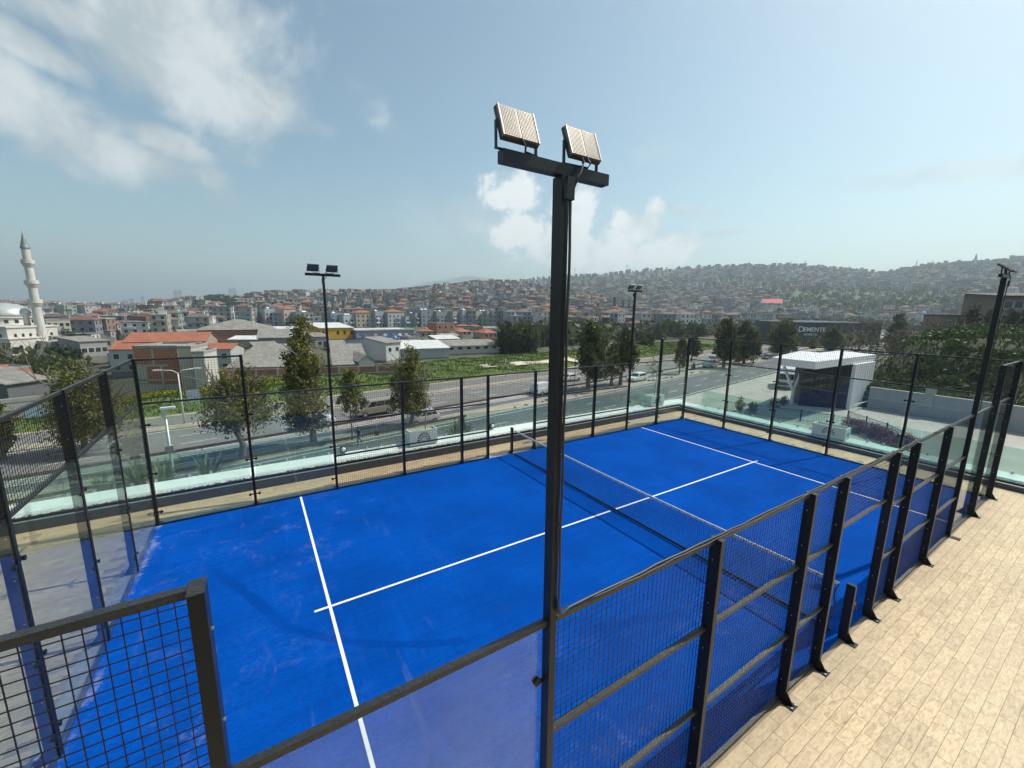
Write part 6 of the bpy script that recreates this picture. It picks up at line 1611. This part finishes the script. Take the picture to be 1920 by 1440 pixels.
# ------------------------------------------------------------------ the town on the hills
WALLS = [((.66, .66, .64), 'white', 4.5), ((.48, .44, .36), 'cream', 4), ((.36, .36, .36), 'grey', 6), ((.27, .28, .30), 'slate-grey', 4), ((.40, .31, .26), 'pinkish', 3), ((.30, .20, .16), 'brick-coloured', 3), ((.26, .33, .38), 'bluish', 2), ((.50, .42, .24), 'ochre', 1), ((.46, .16, .13), 'red', .35), ((.30, .38, .33), 'greenish', 1)]
ROOFS = [((.26, .25, .24), 'flat', 'flat grey', 6), ((.62, .61, .59), 'flat', 'flat pale', 2.2), ((.26, .12, .08), 'hip', 'red hipped', 1.3), ((.20, .135, .11), 'hip', 'brown hipped', 1.8)]
def pick(rr, tab):
    t = rr.uniform(0, sum(x[-1] for x in tab)); k = 0
    for x in tab:
        t -= x[-1]
        if t <= 0: return x
    return tab[-1]
def density(u, v, d):
    if u < 300: return .5 if d < 900 else .9
    if 330 < u < 470 and 560 < v < 604 and d > 330: return .12
    hy = 581 + .0137 * (u - 960)
    if u > 1400 and d > 700:
        m_ = interp([(1380, 0), (1460, .93), (1760, .97), (1830, .6), (1920, .45)], u)
        if v > 545: return 1 - m_
    if u > 1330 and d < 700: return .35
    return 1.0
tr = random.Random(21); cand = []
tries = 0
while len(cand) < 14000 and tries < 90000:
    tries += 1
    u = tr.uniform(-60, 2000)
    d = 270 * (1850 / 270) ** (tr.random() ** .80)
    if 640 < u < 1260 and tr.random() < .35: d = tr.uniform(300, 860)
    a = YAW - math.atan((u - 960) / FPX / 1.016)
    x, y = CAM[0] + d * math.cos(a), CAM[1] + d * math.sin(a)
    # streets: houses line up in rows, each quarter with its own bearing
    qa = .35 + 1.1 * math.sin(math.floor(x / 210) * 2.1 + math.floor(y / 210) * 3.7); cq, sq = math.cos(qa), math.sin(qa)
    xr, yr_ = x * cq + y * sq, -x * sq + y * cq; yr_ = round(yr_ / 13.5) * 13.5 + tr.uniform(-1.2, 1.2)
    x, y = xr * cq - yr_ * sq, xr * sq + yr_ * cq; d = math.hypot(x - CAM[0], y - CAM[1])
    s_, t_ = st(x, y)
    if t_ < 128 and d < 560: continue
    z = terr(x, y)
    dp = np.array([x, y, z]) - CAM; dep = dp @ FWD; v = 720 - FPX * (dp @ UPV) / dep
    if tr.random() > density(u, v, d): continue
    if 360 < u < 960 and d < 320: continue
    w, dd_, fl = tr.uniform(5.5, 11), tr.uniform(6, 10), tr.choice((1, 1, 2, 2, 3, 3, 4))
    if u < 300 and d > 500: fl = tr.choice((2, 3, 4, 5)); w *= 1.3
    hr_ = qa + math.pi / 2 * round((a - math.pi / 2 - qa) / (math.pi / 2))
    cand.append((w * fl / dep ** 2, x, y, z, w, dd_, fl, hr_, u, v, d))
# keep footprints apart
cell = {}; keep = []
for c in sorted(cand, reverse=True):
    k = (int(c[1] // 8), int(c[2] // 8))
    if k in cell: continue
    cell[k] = 1; keep.append(c)
def house_geo(mw, mr, mg, w, d, fl, rk, wc, rc, rr, tanks, loc=(0, 0, 0), rot=0.0, front=None):
    """walls, roof, window panes of one town house; local frame placed by loc and rot"""
    X, Y, h = w / 2, d / 2, fl * 3.0; c_, s_ = math.cos(rot), math.sin(rot)
    def P(x, y, z): return (loc[0] + x * c_ - y * s_, loc[1] + x * s_ + y * c_, loc[2] + z)
    def bx(m, x0, x1, y0, y1, z0, z1): m.hexa([P(x0, y0, z0), P(x1, y0, z0), P(x1, y1, z0), P(x0, y1, z0), P(x0, y0, z1), P(x1, y0, z1), P(x1, y1, z1), P(x0, y1, z1)])
    mw.col = wc; bx(mw, -X, X, -Y, Y, -3.5, h)
    for j in range(1, fl):
        if rr.random() < .5:
            x0 = rr.uniform(-X, 0); bx(mw, x0, x0 + w * .45, -Y - 1.0, -Y - .01, 3 * j - .15, 3 * j + .75)
    mr.col = rc
    if rk == 'flat':
        bx(mr, -X - .25, X + .25, -Y - .25, Y + .25, h, h + .3)
        for _ in range(tanks):
            x, y = rr.uniform(-X * .6, X * .6), rr.uniform(-Y * .6, Y * .6); mr.col = (.66, .67, .66) if rr.random() < .6 else (.34, .30, .27)
            q = rr.uniform(.5, 1.6); bx(mr, x - q, x + q, y - .6, y + .6, h + .3, h + rr.uniform(.9, 2.4))
    else:
        i = min(X, Y) * .92; r_ = min(X, Y) * .42; o = .35
        a0 = [P(-X - o, -Y - o, h), P(X + o, -Y - o, h), P(X + o, Y + o, h), P(-X - o, Y + o, h)]; q = max(.05, Y - i); p_ = max(.05, X - i)
        a1 = [P(-p_, -q, h + r_), P(p_, -q, h + r_), P(p_, q, h + r_), P(-p_, q, h + r_)]
        mr.loft([a0, a1])
    n = max(2, int(w / 3.0))
    for j in range(fl):
        for i in range(n):
            if rr.random() < .15: continue
            x = -X + w * (i + .5) / n; g_ = rr.choice((.03, .04, .05, .10)); mg.col = (g_, g_ * 1.1, g_ * 1.25)
            bx(mg, x - .6, x + .6, -Y - .05, -Y - .004, 3 * j + .9, 3 * j + 2.3)
        for i in range(2):
            y = -Y + d * (i + .5) / 2; mg.col = (.035, .04, .05); bx(mg, X + .004, X + .05, y - .5, y + .5, 3 * j + .9, 3 * j + 2.3)
M_GLC = mat('town_window', (1, 1, 1), .2, attr='Col')
big, rest = keep[:270], keep[270:]
big.sort(key=lambda c: c[8])
cnt = {}
ZONES = [(-1e9, 100, 'left of the minaret'), (100, 300, 'near the field houses'), (300, 480, 'on the wooded slope'), (480, 620, 'left of left floodlight'), (620, 800, 'right of left floodlight'), (800, 1040, 'left of nearest pole'), (1040, 1190, 'right of nearest pole'), (1190, 1400, 'right of distant pole'), (1400, 1650, 'above the showroom'), (1650, 1e9, 'at the right')]
SZ = {1: 'one-storey', 2: 'two-storey', 3: 'three-storey', 4: 'four-storey', 5: 'five-storey'}
for (_, x, y, z, w, dd_, fl, a, u, v, d) in big:
    rr = random.Random(int(x * 31 + y * 17)); wc, wn_, _ = pick(rr, WALLS); rc, rk, rn, _ = pick(rr, ROOFS); g_ = rr.uniform(.75, 1.15)
    zone = next(t for lo, hi, t in ZONES if lo <= u < hi)
    key = (zone, wn_, fl, rn); cnt[key] = cnt.get(key, 0) + 1
    lab = '%s %s house with %s roof, %s such from left, %s' % (SZ[fl], wn_, rn, ordinal(cnt[key]), zone)
    rot = a + rr.gauss(0, .06)
    T = thing('town_house', (x, y, z), lab, 'house', 'town houses on the hills', rot)
    mw, mr, mg = MB(), MB(), MB(); house_geo(mw, mr, mg, w, dd_, fl, rk, tuple(q * g_ for q in wc), tuple(q * g_ for q in rc), rr, rr.choice((0, 1, 2)))
    mw.build('wall', M_WALLC, T, local=True, colors=True); mr.build('roof', M_ROOFC, T, local=True, colors=True); tag(mg.build('window_pane_set', M_GLC, T, local=True, colors=True), kind='stuff')
mw = MB()
for (_, x, y, z, w, dd_, fl, a, u, v, d) in rest:
    rr = random.Random(int(x * 31 + y * 17)); wc, wn_, _ = pick(rr, WALLS); rc, rk, rn, _ = pick(rr, ROOFS); g_ = rr.uniform(.7, 1.2)
    rot = a + rr.gauss(0, .08)
    house_geo(mw, mw, mw, w, dd_, fl, rk, tuple(q * g_ for q in wc), tuple(q * g_ for q in rc), rr, rr.choice((0, 0, 1)), (x, y, z), rot)
# hazy plain and its towers beyond, at the left
for _ in range(1500):
    u = tr.uniform(-80, 420); d = tr.uniform(900, 5200); a = YAW - math.atan((u - 960) / FPX / 1.016); x, y = CAM[0] + d * math.cos(a), CAM[1] + d * math.sin(a)
    g_ = tr.uniform(.25, .6); mw.col = (g_, g_ * .98, g_ * .95); q = tr.uniform(6, 16); hh = tr.uniform(6, 16) * (1 + d / 5000)
    mw.box(x - q, x + q, y - q, y + q, -16, -13 + hh)
tag(mw.build('distant_town', M_WALLC, colors=True), kind='stuff', label='mass of small far houses covering the hills and plain')
for k, (u, vt, wpx, d) in enumerate(((331, 545, 5, 3600), (338, 545, 5, 3650), (247, 561, 6, 3300), (234, 564, 7, 3000), (268, 556, 4, 3800), (434, 542, 7, 4300), (440, 541, 6, 4400))):
    a = YAW - math.atan((u - 960) / FPX / 1.016); x, y = CAM[0] + d * math.cos(a), CAM[1] + d * math.sin(a); z = terr(x, y); q = wpx / 2 * d / FPX
    T = thing('tower_block', (x, y, z), 'hazy high-rise tower on the horizon, %s from the left of the row' % ['third', 'fourth', 'second', 'first', 'between second and third', 'fifth', 'sixth'][k], 'tower', 'towers on the horizon')
    zt_ = z_of(x, y, vt); m = MB(); m.box(x - q, x + q, y - q, y + q, z, zt_); m.build('shaft', wallmat((.45, .46, .48)), T); m = MB(); m.box(x - q * .5, x + q * .5, y - q * .5, y + q * .5, zt_, zt_ + 6); m.build('plant_room', wallmat((.40, .41, .43)), T)
# long white-roofed market halls on the flat, a far mosque, minarets on the skyline, a red roof
for u0, u1, vt, d, lab in ((1172, 1256, 595, 420, 'long white-roofed hall beyond the trees, left of two'), (1266, 1342, 603, 380, 'long white-roofed hall beyond the trees, right of two')):
    a, b = at_depth(u0, vt + 14, d), at_depth(u1, vt + 14, d); e = (b - a)[:2]; w = float(np.hypot(*e)); e /= w; c = ((a + b) / 2)[:2] + np.array([-e[1], e[0]]) * 12; zg = terr(c[0], c[1]); zg = min(zg, (a[2] + b[2]) / 2)
    building('market_hall', (c[0], c[1], zg), math.atan2(e[1], e[0]), w, 24, z_of(c[0], c[1], vt + 7) - zg, lab, wallmat((.34, .30, .27)), 'shed', R_WHITE, [], 'hall', rise=2.5)
p = on_terr(1446, 577); T = building('red_roof_hall', (p[0], p[1], p[2]), YAW - math.pi / 2 - .5, 26, 12, 6, 'hall with a flat bright red roof high on the far slope', wallmat((.5, .5, .5)), 'shed', mat('bright_red_roof', (.62, .07, .06), .6), [(-8 + 4 * k, -6.5 + 4 * k, 1.5, 3) for k in range(5)], 'hall', rise=7, frames=False)
def far_minaret(u, vb, vt, lab, dome=False, rpx=1.6):
    p = on_terr(u, vb)
    if p is None:
        a = YAW - math.atan((u - 960) / FPX / 1.016); p = np.array([CAM[0] + D_BIG * math.cos(a), CAM[1] + D_BIG * math.sin(a), 0]); p[2] = terr(p[0], p[1])
    d = depth_of(p); h = z_of(p[0], p[1], vt) - p[2]; r_ = rpx / 2 * d / FPX
    T = thing('far_minaret', tuple(p), lab, 'minaret', 'far minarets')
    m = MB(); m.lathe([(r_ * 1.3, 0), (r_ * 1.3, h * .2), (r_, h * .24), (r_ * .9, h * .78)], 0, 0, 10); m.build('shaft', M_STONE, T, local=True)
    m = MB(); m.lathe([(r_ * .9, h * .60), (r_ * 1.6, h * .62), (r_ * 1.6, h * .66), (r_ * .9, h * .66)], 0, 0, 10, caps=False); m.build('balcony', M_STONE, T, local=True)
    m = MB(); m.lathe([(r_ * 1.1, h * .78), (.05, h)], 0, 0, 10); m.build('spire', M_LEAD, T, local=True)
    if dome:
        R_ = 6 * d / FPX; m = MB(); m.box(R_ * .6, R_ * 2.8, -R_, R_, -2, R_ * .9); m.build('hall', M_STONE, T, local=True)
        m = MB(); m.lathe([(R_ * .9 * math.cos(t), R_ * .9 + R_ * .8 * math.sin(t)) for t in np.linspace(0, 1.5, 8)], R_ * 1.7, 0, 16); m.build('dome', M_LEAD, T, smooth=True, local=True)
far_minaret(1261, 585, 548, 'slim far minaret beside a pale dome right of the distant pole', True, 2.4)
far_minaret(1530, 606, 577, 'white minaret rising just above the showroom roof', False, 4.2)
far_minaret(1826, 502, 475, 'tall minaret breaking the skyline left of the right floodlight pole', False, 3.4)
far_minaret(1699, 506, 487, 'minaret on the skyline above the thicket, left of another')
far_minaret(1728, 503, 487, 'small minaret on the skyline above the thicket, right of another', False, 1.2)
far_minaret(1482, 503, 488, 'leftmost small minaret on the big hill skyline', False, 1.2)
far_minaret(1509, 504, 487, 'small minaret on the big hill skyline right of the leftmost', False, 1.6)
for u, vb, vt, lab in ((815, 540, 515, 'thin radio mast on the middle hill crest'), (1077, 520, 500, 'thin mast on the skyline right of the nearest pole'), (1175, 512, 494, 'thin mast on the big hill left part'), (480, 556, 531, 'thin mast above the wooded left slope')):
    p = on_terr(u, vb)
    if p is None: continue
    T = thing('radio_mast', tuple(p), lab, 'mast'); h = z_of(p[0], p[1], vt) - p[2]; q = .5 * depth_of(p) / FPX
    m = MB(); m.tube([(0, 0, 0), (0, 0, h)], [q, q * .5], 4); m.build('pole', M_CHAN, T, local=True); m = MB(); m.box(-q * 2, q * 2, -q, q, h * .7, h * .76); m.build('antenna', M_CHAN, T, local=True)

# trees between the houses
wd = MB(); tr = random.Random(5)
def clump(x, y, z, r_, h, n, cols):
    for _ in range(n):
        a, f = tr.uniform(0, 6.283), tr.random(); q = r_ * math.sqrt(tr.random()) * math.sin(math.pi * (.1 + .8 * f)) ** .6
        c = tr.choice(cols); g_ = tr.uniform(.6, 1.3); wd.col = (c[0] * g_, c[1] * g_, c[2] * g_)
        p = Vector((x + q * math.cos(a), y + q * math.sin(a), z + h * (.08 + .92 * f))); s = max(.22, r_ * tr.uniform(.25, .5)) if r_ > 1.6 else tr.uniform(.14, .3)
        d1 = Vector((tr.gauss(0, 1), tr.gauss(0, 1), tr.gauss(0, 1))).normalized(); d2 = d1.cross(Vector((tr.gauss(0, 1), tr.gauss(0, 1), tr.gauss(0, 1)))).normalized()
        wd.face([p - d1 * s, p + d2 * s * .8, p + d1 * s, p - d2 * s * .8])
n_ok = 0
for _ in range(13000):
    u = tr.uniform(-60, 2000); d = 150 * (1700 / 150) ** (tr.random() ** .75)
    a = YAW - math.atan((u - 960) / FPX / 1.016); x, y = CAM[0] + d * math.cos(a), CAM[1] + d * math.sin(a); s_, t_ = st(x, y)
    if (t_ < 100 and d < 480) or (150 < u < 960 and d < 310) or (u < 150 and d < 175): continue
    z = terr(x, y); dp = np.array([x, y, z]) - CAM; v = 720 - FPX * (dp @ UPV) / (dp @ FWD)
    pr = .16
    if 330 < u < 470 and d > 330: pr = .95
    if u > 1400 and v > 545: pr = .9
    if u > 1400 and 545 < v < 603 and d > 600: pr = 1.0
    if u > 930 and d < 520: pr = .55
    if tr.random() > pr: continue
    k = (int(x // 8), int(y // 8))
    if k in cell and d < 700: continue
    r_ = tr.uniform(2.2, 4.5) * (1.25 if d > 700 else 1); clump(x, y, z - .5, r_, r_ * tr.uniform(1.4, 2.2), 34 if d < 700 else 20, GREEN_D + [(.05, .07, .03)]); n_ok += 1
tag(wd.build('distant_trees', M_LEAFW, colors=True), kind='stuff', label='dark trees scattered between the far houses and over the green slopes')

# clumps of ivy and scrub on the bank
wd = MB()
for _ in range(900):
    x = 78 + 40 * tr.random() ** 1.5; y = tr.uniform(-45, 21); r_ = tr.uniform(.5, 1.3)
    if math.sin(x * .35 + y * .22) + .8 * math.sin(y * .5 - x * .13) < -.5: continue
    clump(x, y, bank_z(x, y) - .3, r_, r_ * tr.uniform(.8, 1.5), 60, [(.05, .09, .016), (.075, .12, .02), (.03, .055, .014)])
tag(wd.build('bank_scrub', M_LEAFW, colors=True), kind='stuff')
HAZE = .00027
# ------------------------------------------------------------------ haze
hz = MB(); hz.box(-2600, 9000, -6000, 9500, -12, 420)
hm = bpy.data.materials.new('haze'); hm.use_nodes = True
hn = hm.node_tree.nodes; hl = hm.node_tree.links; hn.clear()
ho = hn.new('ShaderNodeOutputMaterial'); hv = hn.new('ShaderNodeVolumePrincipled')
hv.inputs['Color'].default_value = (.76, .90, 1.0, 1); hv.inputs['Density'].default_value = HAZE; hv.inputs['Anisotropy'].default_value = 0.25
hl.new(hv.outputs[0], ho.inputs['Volume'])
tag(hz.build('haze', hm), kind='stuff')
